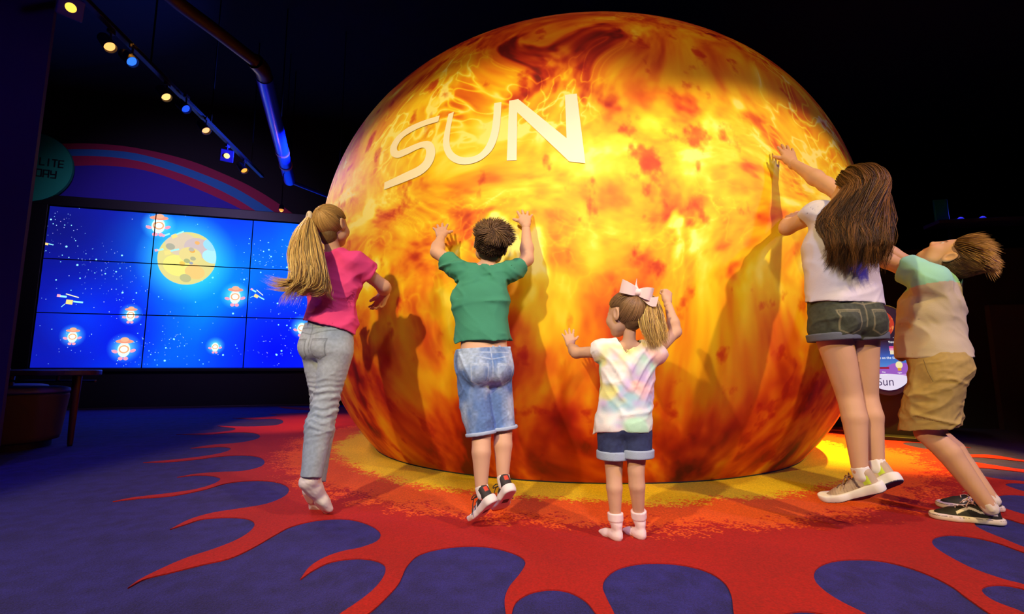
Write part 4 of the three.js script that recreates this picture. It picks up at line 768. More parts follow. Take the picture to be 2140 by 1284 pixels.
// ------------------------------------------------------------------ 2: boy in the green T-shirt, arms up
{
  const { Q, dir } = frame(-3, 2.06), s = 0.97;
  const j = { pelvis: Q(1014, 762, 0.035), chest: Q(1006, 626, 0.09), neck: Q(1015, 566, 0.10), shL: Q(962, 566, 0.10), shR: Q(1066, 569, 0.10), elL: Q(913, 527, 0.19), wrL: Q(922, 494, 0.30), elR: Q(1102, 542, 0.16), wrR: Q(1099, 470, 0.22), hipL: Q(991, 796, 0.03), hipR: Q(1039, 794, 0.065), knL: Q(1006, 912, 0.01), knR: Q(1051, 900, 0.06), anL: Q(1006, 1024, -0.03), anR: Q(1051, 1002, 0.01), calf: 1.0 };
  j.head = Q(1026, 513, 0.10); j.shinBack = dir(0, 0, -1);
  const hm = orient(dir(0.06, 0.42, 0.9), dir(0.22, 0.86, -0.42), j.head, 0.95); report('B', j);
  const at = V(j.pelvis.x, 0, j.pelvis.z);
  const { o } = figure('boy in green t-shirt and denim shorts, both hands raised against the sun', j, s, SKIN, hm, {
    L: { dir: dir(-0.12, 0.75, 0.62), palm: dir(0.05, -0.6, 0.75), thumb: dir(1, 0, 0), spread: 1.9, thumbOut: 1.0, bend: [0.05, 0.05, 0.05, 0.08] }, R: { dir: dir(0.0, 0.82, 0.55), palm: dir(-0.05, -0.5, 0.8), thumb: dir(-1, 0, 0), spread: 1.9, thumbOut: 1.0, bend: [0.05, 0.05, 0.05, 0.08] } }, at);
  eyes(hm, o, [0.1, 0.06, 0.03]);
  const green = lin('#3a8a70');
  const tug = creases(0.017, 10, 21, [[0.55, 0.83], [-0.75, 0.66], [0.97, 0.2]]);
  part('shirt', off(shirtGeometry(j, s, { ease: 0.013, sleeve: 0.62, sr0: 0.052, sr1: 0.055, neckR: 0.046, collar: -0.002, hemP: Q(1008, 713, 0), hemN: dir(0.06, -1, 0), extra: [cone(Q(984, 640, 0.08), Q(979, 722, 0.075), 0.060, 0.064), cone(Q(1022, 640, 0.08), Q(1030, 722, 0.085), 0.060, 0.064), cone(Q(1040, 690, 0.10), Q(1052, 725, 0.10), 0.042, 0.046)], fold: tug, color: green }), at), clothMat, o);
  collarRing(j, torsoPrims(j, s), 0.043, 0.0075, green, o.getObjectByName('shirt'), at, -0.008);
  const den = lin('#5f82c0'), wash = lin('#a9bfe0'), leg = { ease: 0.012, waistP: Q(1010, 727, 0), waistN: dir(-0.05, 1, 0), len: 0.97, r0: 0.070, r2: 0.060, cuff: 0.012 };
  const denimColor = (x, y, z) => { const d = 1 + 0.22 * noise(x * 130, y * 130, z * 130); const st = stitches(j, s, V(x, y, z)); return mix3(den, wash, clamp(0.42 + 0.8 * st.line - 0.1 * st.inside + 1.1 * noise(x * 14, y * 10, z * 14) + 0.5 * noise(x * 40, y * 30, z * 40), 0, 1)).map((c) => c * d); };
  const sh = part('shorts', off(pantsGeometry(j, s, { ...leg, cell: 0.0034, fold: creases(0.011, 14, 33), color: denimColor }), at), denimMat, o, 'washed blue denim shorts');
  for (const k of ['L', 'R']) part('hem', off(cuffGeometry(j, k, s, leg, wash), at), denimMat, sh);
  { // belt loops
    for (const [x, y, d] of [[969, 747, -0.012], [1030, 735, -0.025], [1043, 735, -0.018]]) { const p = Q(x, y, d); const g = new RoundedBoxGeometry(0.011, 0.05, 0.008, 2, 0.003); g.rotateZ(-0.1); g.translate(p.x, p.y, p.z); part('belt_loop', off(g, at), std(0xa2b6da, 0.9), sh); }
  }
  const dark = lin('#2e2a2c'), white = [0.78, 0.76, 0.78], redd = lin('#d0452e');
  const look = { L: 0.2, sole: 0.026, collar: 0.36, mouth: 0.33, rocker: 0.012, heelLift: 0.35, laceColor: dark, laceDrop: 0.05, laceOut: 0.05, label: 'dark grey trainer with three white side stripes',
    upper: (x, y, z) => { if (z < 0.07 && y > 0.27 && y < 0.36 && Math.abs(x) < 0.05) return redd; const a = z * 0.9 + y * 0.7; if (y > 0.08 && y < 0.26 && z > 0.42 && z < 0.78) { const f = (a - 0.5) % 0.1; if (f > 0.025 && f < 0.075 && Math.abs(x) > 0.06) return white; } if (Math.abs(z - 0.2) < 0.02 && y > 0.1) return redd; return dark; },
    soleColor: (x, y, z, ny) => ny < -0.4 && y < 0.2 ? (z > 0.84 ? redd : z > 0.36 && z < 0.52 && Math.abs(x) < 0.07 ? [0.08, 0.07, 0.09] : white) : white };
  const hL = Q(1047, 1058, -0.12), tL = Q(1003, 1103, 0.02), hR = Q(1078, 1038, -0.09), tR = Q(1045, 1086, 0.05);
  for (const [h, t, a, kn, sd] of [[hL, tL, j.anL, j.knL, 1], [hR, tR, j.anR, j.knR, -1]]) {
    const d = t.clone().sub(h).normalize(), up = a.clone().sub(h).addScaledVector(d, 0.0).normalize(); const hh = a.clone().addScaledVector(d, -0.045), n = up.clone().addScaledVector(d, -up.dot(d)).normalize(); hh.addScaledVector(n, -0.075);
    const M = footMatrix(hh, hh.clone().add(d), n); shoe(o, M, sd, look);
    ankleSock(o, a.clone().addScaledVector(n, -0.02), mid(a, kn, 0.07), 0.027, white);
  }
  // short brown hair swirling round the crown
  const whorl = V(0.1, 0.75, -0.65).normalize(), list = [];
  for (const d of scalpDirs(2600, (p) => hairy(p, -0.062))) {
    const away = d.clone().addScaledVector(whorl, -d.dot(whorl)).normalize(), swirl = away.clone().cross(d).multiplyScalar(0.8).add(away).normalize(), top = sm(-0.1, 0.6, d.y), len = lerp(0.012, 0.048, top) * rr(0.7, 1.2), lift = lerp(0.05, 0.16, top), p = scalp(d), pts = [], cl = noise(d.x * 8, d.y * 8, d.z * 8);
    for (let i = 0; i <= 6; i++) { const t = i / 6, q = p.clone().addScaledVector(swirl, len * t).addScaledVector(d, len * lift * t * (1.3 - t) + 0.004), e = q.clone().sub(HEAD.c), min = 1.06; const k = Math.hypot(e.x / HEAD.r.x, e.y / HEAD.r.y, e.z / HEAD.r.z); if (k < min) e.multiplyScalar(min / k); q.copy(HEAD.c).add(e); q.x += 0.004 * cl * t; pts.push(q.applyMatrix4(hm)); }
    list.push({ p: pts, w: 0.0017 * rr(0.8, 1.3), c: shadeOf(mix3([0.045, 0.024, 0.014], [0.20, 0.115, 0.06], sm(-0.1, 0.9, top * 0.5 + 0.5 * cl + (d.x > 0 ? 0.15 : 0))), 0.3) });
  }
  part('hair', off(fuse([hairCap(hm, [0.04, 0.022, 0.014], 0.004, -0.062), strands(list)]), at), hairMat, o, 'short brown hair');
}
// ------------------------------------------------------------------ 3: small girl with the bow
{
  const { Q, dir } = frame(13.5, 1.985), s = 0.76;
  const j = { pelvis: Q(1305, 880, 0.02), chest: Q(1308, 778, 0.03), neck: Q(1314, 725, 0.03), shL: Q(1262, 735, 0.03), shR: Q(1368, 737, 0.04), elL: Q(1204, 738, 0.10), wrL: Q(1192, 722, 0.20), elR: Q(1412, 694, 0.1), wrR: Q(1395, 632, 0.12), hipL: Q(1281, 905, 0.01), hipR: Q(1331, 905, 0.01), knL: Q(1283, 990, -0.005), knR: Q(1329, 985, -0.005), anL: Q(1294, 1098, 0.0), anR: Q(1343, 1092, 0.0) };
  j.head = Q(1306, 658, 0.03); j.shinBack = dir(0, 0, -1);
  const hm = orient(dir(-0.8, 0.02, 0.6), dir(0.0, 1, 0.0), j.head, 0.90); report('C', j);
  const at = V(j.pelvis.x, 0, j.pelvis.z);
  const heelL = onFloor(1298, 1135).setY(0.002), toeL = heelL.clone().add(V(-0.062, 0, -0.11)), heelR = onFloor(1347, 1132).setY(0.002), toeR = heelR.clone().add(V(-0.055, 0, -0.115));
  j.anL = heelL.clone().lerp(toeL, 0.22).setY(0.075); j.anR = heelR.clone().lerp(toeR, 0.22).setY(0.078);
  const fl = (h, t) => h.clone().addScaledVector(t.clone().sub(h).normalize(), 0.132);
  const { o } = figure('smallest girl, in pastel tie-dye top and navy shorts, pink bow in her hair', j, s, SKIN, hm, {
    L: { dir: dir(-0.2, 0.85, 0.45), palm: dir(-0.1, -0.45, 0.9), thumb: dir(1, 0.1, 0), spread: 1.7, thumbOut: 0.9, bend: [0.06, 0.05, 0.05, 0.08] }, R: { dir: dir(0.05, 0.95, 0.25), palm: dir(-0.6, 0.0, 0.8), thumb: dir(-0.6, 0, -0.6), bend: [1.35, 1.4, 1.4, 1.4], thumbOut: -0.7, thumbBend: -0.1, thumbIn: 0.9, spread: 0.3 } }, at);
  eyes(hm, o, [0.1, 0.08, 0.05]);
  const pastel = [lin('#f0c0d8'), lin('#9ed4ea'), lin('#f2ec8c'), lin('#c4aee6'), lin('#aee4c8'), lin('#f6c8c0')];
  const dye = (x, y, z) => { const base = lin('#f2eef2'); let c = base; for (let i = 0; i < 6; i++) { const w = sm(0.04, 0.34, fbm(x * 8 + i * 13, y * 9 + i * 5, z * 8, 3)); c = mix3(c, pastel[i], w * 0.9); } return c; };
  const dr0 = creases(0.010, 15, 51, [[0.6, 0.8], [-0.6, 0.8], [0.95, 0.2]]);
  const drape = (x, y, z) => { const dx = Math.abs(x - j.chest.x - 0.005), yy = y - j.chest.y, v = (yy * 1.0 - dx * 1.25), n = 4 * noise(x * 7, y * 7, z * 7); return -0.006 * Math.pow(0.5 + 0.5 * Math.sin(v * 95 + n), 3) * sm(0.2, 0.03, Math.abs(yy - 0.02)) * sm(0.14, 0.06, dx) + dr0(x, y, z); };
  part('top', off(shirtGeometry(j, s, { ease: 0.018, sleeve: 0.22, sr0: 0.066, sr1: 0.066, neckR: 0.062, collar: -0.02, cell: 0.004, cut: cone(Q(1314, 715, -0.09), Q(1316, 722, -0.06), 0.034, 0.03), hemP: Q(1305, 903, 0), hemN: dir(0.0, -1, 0), extra: [cone(Q(1290, 750, 0.02), Q(1281, 910, 0.01), 0.05, 0.062), cone(Q(1334, 750, 0.02), Q(1328, 910, 0.01), 0.05, 0.062)], fold: drape, color: dye }), at), clothMat, o, 'loose pastel tie-dye top');
  const navy = lin('#2a3560'), leg = { ease: 0.012, waistP: Q(1305, 870, 0), waistN: V(0, 1, 0), len: 0.62, r0: 0.080, r2: 0.078, cuff: 0.030, hemN: V(0, -1, 0) };
  const sh = part('shorts', off(pantsGeometry(j, s, { ...leg, fold: creases(0.005, 16, 70), color: (x, y, z) => navy.map((c) => c * (1 + 0.25 * noise(x * 120, y * 120, z * 120))) }), at), denimMat, o, 'navy shorts with turned-up cuffs');
  for (const k of ['L', 'R']) part('cuff', off(cuffGeometry(j, k, s, leg, lin('#9fb0cc')), at), denimMat, sh);
  for (const [h, t, a, kn] of [[heelL, fl(heelL, toeL), j.anL, j.knL], [heelR, fl(heelR, toeR), j.anR, j.knR]]) sock(footMatrix(h, t, V(0, 1, 0)), 0.118, a, mid(a, kn, 0.16), 0.0255, lin('#ead8de'), o, true);
  const c0 = [0.30, 0.17, 0.08], tie = V(0.12, 0.72, -0.68).normalize(), tieP = scalp(tie, 0.012).applyMatrix4(hm);
  const guides = [[tieP, Q(1352, 628, 0.03), Q(1356, 660, 0.0), Q(1366, 700, -0.02), Q(1378, 730, -0.02)], [tieP, Q(1358, 628, 0.03), Q(1368, 660, 0.01), Q(1382, 700, 0.0), Q(1390, 722, 0.0)], [tieP, Q(1350, 632, 0.02), Q(1350, 660, -0.01), Q(1358, 700, -0.03), Q(1372, 734, -0.03)]];
  const hair = fuse([hairCap(hm, [0.12, 0.065, 0.03], 0.006, -0.078, [0, -0.026, -0.040, 0.047, 0.05, 0.042]), strands([...tieHair(hm, tie, c0, 2400, 0.0014, -0.068), ...bundle(guides, 1500, [0.86, 0.62, 0.20], [0.36, 0.20, 0.07], 0.0010, (t) => 0.011 + 0.022 * Math.sin(Math.min(1, t * 1.1) * Math.PI * 0.86))])]);
  part('hair', off(hair, at), hairMat, o, 'light brown hair in a high ponytail');
  // bow: two folded loops, two tails and a knot of pale pink ribbon
  const bow = new THREE.MeshPhysicalMaterial({ color: 0xf8dfe4, roughness: 0.55, sheen: 0.4, side: THREE.DoubleSide });
  const bx = dir(0.9, -0.26, 0.1), by = dir(0.26, 0.95, -0.2), B0 = tieP.clone().lerp(Q(1334, 610, -0.03), 0.7), bz = bx.clone().cross(by).normalize();
  const ribbon = (pts, w0, w1, skew = 0) => { // a strip whose width runs along by
    const cv = new THREE.CatmullRomCurve3(pts), pos = [], idx = [], N = 28, t = 0.0015;
    for (let i = 0; i <= N; i++) { const u = i / N, p = cv.getPoint(u), tg = cv.getTangent(u), ac = by.clone().addScaledVector(bx, skew * (u - 0.5)).normalize(), n = tg.clone().cross(ac).normalize(), ww = lerp(w0, w1, w1 > w0 * 1.5 && pts.length < 5 ? sm(0, 1, u) : Math.pow(Math.sin(Math.PI * u), 0.7)); for (const [a, b] of [[-1, 1], [1, 1], [1, -1], [-1, -1]]) { const q = p.clone().addScaledVector(ac, a * ww).addScaledVector(n, b * t); pos.push(q.x, q.y, q.z); } if (i) for (let k = 0; k < 4; k++) { const o2 = (i - 1) * 4, k2 = (k + 1) % 4; idx.push(o2 + k, o2 + 4 + k, o2 + 4 + k2, o2 + k, o2 + 4 + k2, o2 + k2); } }
    const g = new THREE.BufferGeometry(); g.setAttribute('position', new THREE.Float32BufferAttribute(pos, 3)); g.setIndex(idx); const f = g.toNonIndexed(); f.computeVertexNormals(); f.setAttribute('uv', new THREE.Float32BufferAttribute(new Float32Array(f.attributes.position.count * 2), 2)); return f;
  };
  const b = (x, y, z) => B0.clone().addScaledVector(bx, x).addScaledVector(by, y).addScaledVector(bz, z);
  const bo = part('bow', off(join([ribbon([b(0, 0, 0), b(-0.025, 0.004, 0.022), b(-0.056, 0.008, 0.02), b(-0.07, 0.008, 0.002), b(-0.05, 0.006, -0.012), b(-0.02, 0.002, -0.006), b(0, 0, 0)], 0.010, 0.027, 0.3), ribbon([b(0, 0, 0), b(0.022, 0.004, 0.022), b(0.044, 0.006, 0.022), b(0.056, 0.004, 0.004), b(0.04, 0.004, -0.012), b(0.018, 0.002, -0.006), b(0, 0, 0)], 0.010, 0.027, -0.3)]), at), bow, o, 'pale pink ribbon bow');
  const knot = new THREE.SphereGeometry(0.012, 14, 10); knot.scale(1, 1.25, 1.1); knot.applyMatrix4(basis(bx, by, bz, b(0, 0, 0.008))); part('knot', off(knot, at), bow, bo);
  part('ribbon_tail', off(join([ribbon([b(0.004, -0.004, 0), b(0.03, -0.016, 0.012), b(0.056, -0.022, 0.016), b(0.080, -0.016, 0.016)], 0.008, 0.02), ribbon([b(0, 0.004, -0.002), b(-0.012, 0.018, -0.006), b(-0.016, 0.03, -0.008)], 0.01, 0.022)]), at), bow, bo);
}
// ------------------------------------------------------------------ 4: girl with the long dark hair
{
  const { Q, dir } = frame(35.6, 2.42), s = 1.1;
  const j = { pelvis: Q(1766, 655, 0.02), chest: Q(1752, 520, 0.04), neck: Q(1764, 452, 0.05), shL: Q(1708, 446, 0.0), shR: Q(1812, 446, 0.10), elL: Q(1645, 476, 0.12), wrL: Q(1652, 462, 0.30), elR: Q(1726, 386, 0.22), wrR: Q(1655, 340, 0.32), hipL: Q(1738, 688, -0.02), hipR: Q(1797, 688, 0.06), knL: Q(1775, 828, 0.02), knR: Q(1808, 828, 0.10), anL: Q(1797, 985, -0.02), anR: Q(1832, 972, 0.05) };
  j.head = Q(1786, 400, 0.03); j.shinBack = dir(0.5, 0, -0.8);
  const hm = orient(dir(-0.62, 0.3, 0.7), dir(0.14, 1, -0.1), j.head, 0.97); report('D', j);
  const at = V(j.pelvis.x, 0, j.pelvis.z), skin = [0.58, 0.34, 0.22];
  const { o } = figure('jumping girl with long dark hair, white top and dark denim shorts', j, s, skin, hm, {
    R: { dir: dir(-0.22, 0.9, 0.3), palm: dir(-0.5, -0.2, 0.8), thumb: dir(-1, 0, -0.2), spread: 0.9, thumbOut: 0.95, bend: [0.06, 0.05, 0.05, 0.08] }, L: { dir: dir(0.1, 0.6, 0.8), palm: dir(0.2, -0.5, 0.8), thumb: dir(1, 0, 0), bend: [0.1, 0.1, 0.1, 0.1] } }, at);
  eyes(hm, o, [0.06, 0.035, 0.02]);
  part('shirt', off(shirtGeometry(j, s, { ease: 0.014, sleeve: 0.16, sr0: 0.040, sr1: 0.047, neckR: 0.055, collar: -0.005, hemP: Q(1762, 634, 0), hemN: dir(-0.1, -1, 0), extra: [cone(Q(1724, 560, 0.0), Q(1732, 650, -0.01), 0.066, 0.072), cone(Q(1782, 560, 0.08), Q(1796, 650, 0.06), 0.066, 0.076)], fold: creases(0.013, 9, 91, [[0.9, 0.4], [0.97, 0.1], [0.6, 0.8]]), color: lin('#c6c2d8') }), at), clothMat, o, 'loose white top');
  const dd = lin('#3a4038'), leg = { ease: 0.012, waistP: Q(1765, 632, 0), waistN: dir(0.1, 1, 0), len: 0.17, r0: 0.084, r2: 0.080, cuff: 0.028, hemN: dir(0.05, -1, 0) };
  const sh = part('shorts', off(pantsGeometry(j, s, { ...leg, cell: 0.0034, fold: creases(0.010, 13, 99), color: (x, y, z) => { const st = stitches(j, s, V(x, y, z)); return mix3(dd.map((c) => c * (1 + 0.3 * noise(x * 120, y * 120, z * 120))), [0.26, 0.24, 0.15], 0.7 * st.line); } }), at), denimMat, o, 'dark denim shorts with rolled cuffs');
  for (const k of ['L', 'R']) part('cuff', off(cuffGeometry(j, k, s, leg, lin('#5d6478')), at), denimMat, sh);
  const tan = lin('#b3a08c'), white = [0.75, 0.74, 0.76], neon = [0.55, 0.75, 0.05], blue = lin('#23244e');
  const look = { L: 0.235, sole: 0.03, collar: 0.33, mouth: 0.31, rocker: 0.016, heelLift: 0.3, laceColor: lin('#7c5a4a'), laceOut: 0.05, label: 'beige running shoe with a white sole',
    upper: (x, y, z) => (z > 0.13 && z < 0.24 && y > 0.17 && y < 0.31 && Math.abs(x) > 0.05) ? neon : (Math.abs(z - 0.30 - y * 0.2) < 0.02 && y > 0.15) ? [0.1, 0.06, 0.06] : (z > 0.3 && Math.abs(Math.sin(z * 70)) > 0.97) ? tan.map((c) => c * 0.7) : tan, soleColor: (x, y, z, ny) => ny < -0.5 && y < 0.3 ? (z > 0.55 ? mix3(blue, lin('#6a4a3c'), 0.6) : blue) : white };
  for (const [a, kn, d, n0, sd] of [[j.anL, j.knL, dir(-0.86, -0.36, 0.12), dir(-0.3, 0.92, -0.1), 1], [j.anR, j.knR, dir(-0.80, -0.52, 0.2), dir(-0.40, 0.75, 0.42), -1]]) {
    const n = n0.clone().addScaledVector(d, -n0.dot(d)).normalize(), hh = a.clone().addScaledVector(d, -0.05).addScaledVector(n, -0.088), M = footMatrix(hh, hh.clone().add(d), n);
    shoe(o, M, sd, look); ankleSock(o, a.clone().addScaledVector(n, -0.02), mid(a, kn, 0.06), 0.031, white);
  }
  const c0 = [0.022, 0.011, 0.007], c1 = [0.30, 0.125, 0.03], guides = [];
  for (const d of scalpDirs(520, (p) => hairy(p, -0.055))) {
    const side = d.x, pts = [], back = V(side * 0.8, -0.2, -0.85 + 0.3 * Math.abs(side)).normalize(), cl = rr(-1, 1), ph = rr(0, 6.28);
    for (let i = 0; i <= 5; i++) { const t = i / 5; pts.push(scalp(slerpDir(d, back, t * 0.8), 0.007 + 0.016 * t + 0.004 * cl).applyMatrix4(hm)); }
    const lx = 1788 - side * 60 + rr(-12, 12), low = rr(-48, 16) - 26 * Math.max(0, Math.abs(side) - 0.6), dep = -0.115 - 0.05 * rnd() + 0.06 * Math.abs(side), wv = (k) => 7 * Math.sin(ph + k * 2.1);
    const e1 = Q(1786 - side * 74 + wv(0), 462 + rr(-8, 8), -0.12 - 0.03 * rnd() + 0.07 * Math.abs(side)), e2 = Q(lx + 4 + wv(1), 505 + rr(-8, 8), dep - 0.015), e3 = Q(lx + wv(2), 540 + low * 0.5, dep), e4 = Q(lx - 6 + wv(3) * 1.6, 568 + low, dep + 0.01);
    pts.push(e1, e2, e3, e4); guides.push({ p: pts, tone: clamp(0.22 + 0.6 * cl, 0, 1), len: 1 });
  }
  const list = locks(guides, 26, 0.0014, 0.015, c0, c1);
  part('hair', off(fuse([hairCap(hm, [0.03, 0.016, 0.01], 0.007, -0.06), strands(list)]), at), hairMat, o, 'long wavy dark brown hair');
}
// ------------------------------------------------------------------ 5: boy leaning back, head tilted up
{
  const { Q, dir } = frame(43, 2.94), s = 1.16;
  const j = { pelvis: Q(1957, 752, 0), chest: Q(1944, 645, 0), neck: Q(1968, 590, 0), shL: Q(1940, 584, -0.125), shR: Q(1946, 580, 0.125), elL: Q(1853, 545, -0.07), wrL: Q(1778, 508, -0.02), elR: Q(1860, 530, 0.10), wrR: Q(1785, 490, 0.07), hipL: Q(1957, 778, -0.07), hipR: Q(1957, 778, 0.07), knL: Q(1938, 905, -0.065), knR: Q(1948, 903, 0.075), anL: Q(2064, 1056, -0.05), anR: Q(2068, 1040, 0.06) };
  j.head = Q(1984, 540, 0.0); j.shinBack = dir(0.9, 0.3, 0);
  const hm = orient(dir(-0.34, 0.94, 0.0), dir(0.94, 0.34, 0), j.head, 1.03); report('E', j);
  const at = V(j.pelvis.x, 0, j.pelvis.z);
  const { o } = figure('boy with head thrown back, in grey and aqua t-shirt and khaki shorts', j, s, SKIN, hm, {
    L: { dir: dir(-0.8, 0.5, 0.3), palm: dir(-0.4, -0.7, 0.3), thumb: dir(0, 0.4, 0.8), bend: [0.1, 0.1, 0.1, 0.1] }, R: { dir: dir(-0.8, 0.5, 0.2), palm: dir(-0.4, -0.7, 0.3), thumb: dir(0, 0.4, -0.8), bend: [0.1, 0.1, 0.1, 0.1] } }, at);
  eyes(hm, o, [0.1, 0.06, 0.03]);
  const aqua = lin('#92d4c8'), grey = lin('#bfb4a6'), cA = Q(1945, 604, 0), cN = dir(-0.12, 1, 0);
  part('shirt', off(shirtGeometry(j, s, { ease: 0.02, sleeve: 0.56, sr0: 0.058, sr1: 0.060, neckR: 0.055, collar: -0.01, hemP: Q(1945, 750, 0), hemN: dir(0.02, -1, 0), extra: [cone(Q(1926, 640, 0), Q(1916, 745, -0.02), 0.085, 0.085), cone(Q(1965, 650, 0), Q(1972, 745, 0.0), 0.075, 0.095)], fold: creases(0.013, 9, 121, [[0.75, -0.66], [0.55, -0.83], [0.9, -0.4]]), color: (x, y, z) => { const p = V(x, y, z); return p.clone().sub(cA).dot(cN) > 0 ? aqua : grey; } }), at), clothMat, o, 'grey t-shirt with aqua yoke and sleeves');
  collarRing(j, torsoPrims(j, s), 0.05, 0.007, aqua, o.getObjectByName('shirt'), at, 0.0);
  const khaki = lin('#a8925c'), leg = { ease: 0.018, waistP: Q(1957, 738, 0), waistN: dir(0, 1, 0), len: 0.93, r0: 0.088, r2: 0.084, cuff: 0.02, hemN: dir(0.12, -1, 0) };
  const sh = part('shorts', off(pantsGeometry(j, s, { ...leg, fold: creases(0.014, 12, 141, [[0.95, 0.3], [0.8, 0.6], [0.97, -0.2]]), color: (x, y, z) => khaki.map((c) => c * (1 + 0.1 * noise(x * 90, y * 90, z * 90))) }), at), clothMat, o, 'khaki shorts');
  part('pocket_seam', off(tube([Q(1930, 752, -0.165), Q(1938, 775, -0.17), Q(1950, 798, -0.175)], 0.0016, 16, 5), at), std(0x7d6c42, 0.9), sh);
  const black = [0.012, 0.012, 0.014], white = [0.72, 0.66, 0.66];
  const look = { L: 0.25, sole: 0.026, collar: 0.22, mouth: 0.235, laceColor: [0.8, 0.62, 0.66], laceOut: 0.034, label: 'black canvas shoe with a white side stripe and white sole',
    upper: (x, y, z) => { const yy = z < 0.34 ? lerp(0.155, 0.185, z / 0.34) : z < 0.48 ? lerp(0.185, 0.235, Math.sin((z - 0.34) / 0.14 * 1.57)) : lerp(0.235, 0.15, clamp((z - 0.48) / 0.17, 0, 1)); return z > 0.12 && z < 0.66 && Math.abs(y - yy) < 0.019 && Math.abs(x) > 0.05 ? [0.75, 0.73, 0.7] : black; }, soleColor: (x, y, z, ny) => y > 0.72 && y < 0.82 && Math.abs(ny) < 0.7 ? black : white };
  for (const [a, kn, hp, tp, sd] of [[j.anL, j.knL, onFloor(2102, 1100), onFloor(1938, 1082), 1], [j.anR, j.knR, onFloor(2098, 1071), onFloor(1944, 1060), -1]]) {
    const d = tp.clone().sub(hp).normalize(), hh = hp.clone().setY(0.004), M = footMatrix(hh, hh.clone().add(d), V(0, 1, 0)); shoe(o, M, sd, { ...look });
    ankleSock(o, mid(a, kn, -0.04), mid(a, kn, 0.035), 0.0285, white);
    const heelTop = hh.clone().addScaledVector(d, 0.055).setY(0.06);
  }
  const whorl = V(0.1, 0.6, -0.8).normalize(), list = [], grav = V(0.16, -0.8, 0.12).applyMatrix4(new THREE.Matrix4().extractRotation(hm).invert());
  for (const d of scalpDirs(2700, (p) => hairy(p, -0.055))) {
    const top = sm(-0.1, 0.55, d.y), flow = V(d.x * 0.4, 0.25 + 0.5 * top, -0.8).addScaledVector(d, -0.0).normalize(), tang = flow.clone().addScaledVector(d, -flow.dot(d)).normalize(), len = lerp(0.016, 0.074, top) * rr(0.65, 1.15), p = scalp(d), pts = [], cl = noise(d.x * 7, d.y * 7, d.z * 7);
    for (let i = 0; i <= 8; i++) { const t = i / 8, q = p.clone().addScaledVector(tang, len * t * 0.85).addScaledVector(d, len * (0.42 * top + 0.12) * t + 0.004).addScaledVector(grav, 0.25 * len * t * t), e = q.clone().sub(HEAD.c), k = Math.hypot(e.x / HEAD.r.x, e.y / HEAD.r.y, e.z / HEAD.r.z); if (k < 1.06) e.multiplyScalar(1.06 / k); q.copy(HEAD.c).add(e); q.x += 0.008 * cl * t; q.y += 0.006 * noise(d.x * 5 + 9, d.y * 5, d.z * 5) * t; pts.push(q.applyMatrix4(hm)); }
    list.push({ p: pts, w: 0.0019 * rr(0.8, 1.4), c: [shadeOf([0.12, 0.06, 0.03], 0.3), shadeOf(mix3([0.18, 0.09, 0.035], [0.60, 0.36, 0.12], top), 0.35)] });
  }
  part('hair', off(fuse([hairCap(hm, [0.07, 0.036, 0.02], 0.004, -0.055), strands(list)]), at), hairMat, o, 'short light brown hair falling back');
}

// ------------------------------------------------------------------ stage lamps and added fill lamps, out of frame and above
const black = std(0x0a0a0c, 0.5);
function stageLamp(d, color) {
  const o = thing(d.kind === 'projector' ? 'ceiling_projector' : d.kind === 'wash' ? 'fill_wash_light' : 'spotlight', d.label, d.kind === 'projector' ? 'projector' : 'spotlight', V(...d.at));
  const dir = V(...d.aim).sub(V(...d.at)).normalize(), M = orient(dir, V(0, 1, 0), V()), G = (g) => g.applyMatrix4(M);
  const w = d.kind === 'projector' ? 0.36 : 0.2;
  if (d.kind === 'projector') { part('housing', G(new RoundedBoxGeometry(w, 0.14, 0.3, 3, 0.02)), black, o); part('lens_barrel', G(new THREE.LatheGeometry([[0.03, 0.145], [0.062, 0.145], [0.062, 0.168], [0.052, 0.175], [0.05, 0.15]].map(([a, b]) => new THREE.Vector2(a, b)), 32).rotateX(Math.PI / 2)), black, o); }
  else part('housing', G(new THREE.LatheGeometry([[0.0, -0.14], [0.05, -0.14], [0.075, -0.1], [0.085, 0.12], [0.09, 0.168], [0.082, 0.168], [0.076, 0.12], [0.0, 0.1]].map(([a, b]) => new THREE.Vector2(a, b)), 32).rotateX(Math.PI / 2)), black, o);
  part('lens', G(new THREE.SphereGeometry(0.052, 24, 12).scale(1, 1, 0.25).translate(0, 0, 0.152)), new THREE.MeshStandardMaterial({ color: 0x111111, emissive: color, emissiveIntensity: 1.2, roughness: 0.2 }), o);
  const top = 5.3 - d.at[1];
  part('bracket', join([new THREE.CylinderGeometry(0.014, 0.014, top - 0.02, 12).translate(0, top / 2, 0), box(0.12, 0.02, 0.12, 0, top - 0.012, 0, 0.004)]), black, o);
  return o;
}
LAMPS.forEach((d) => stageLamp(d, d.color));
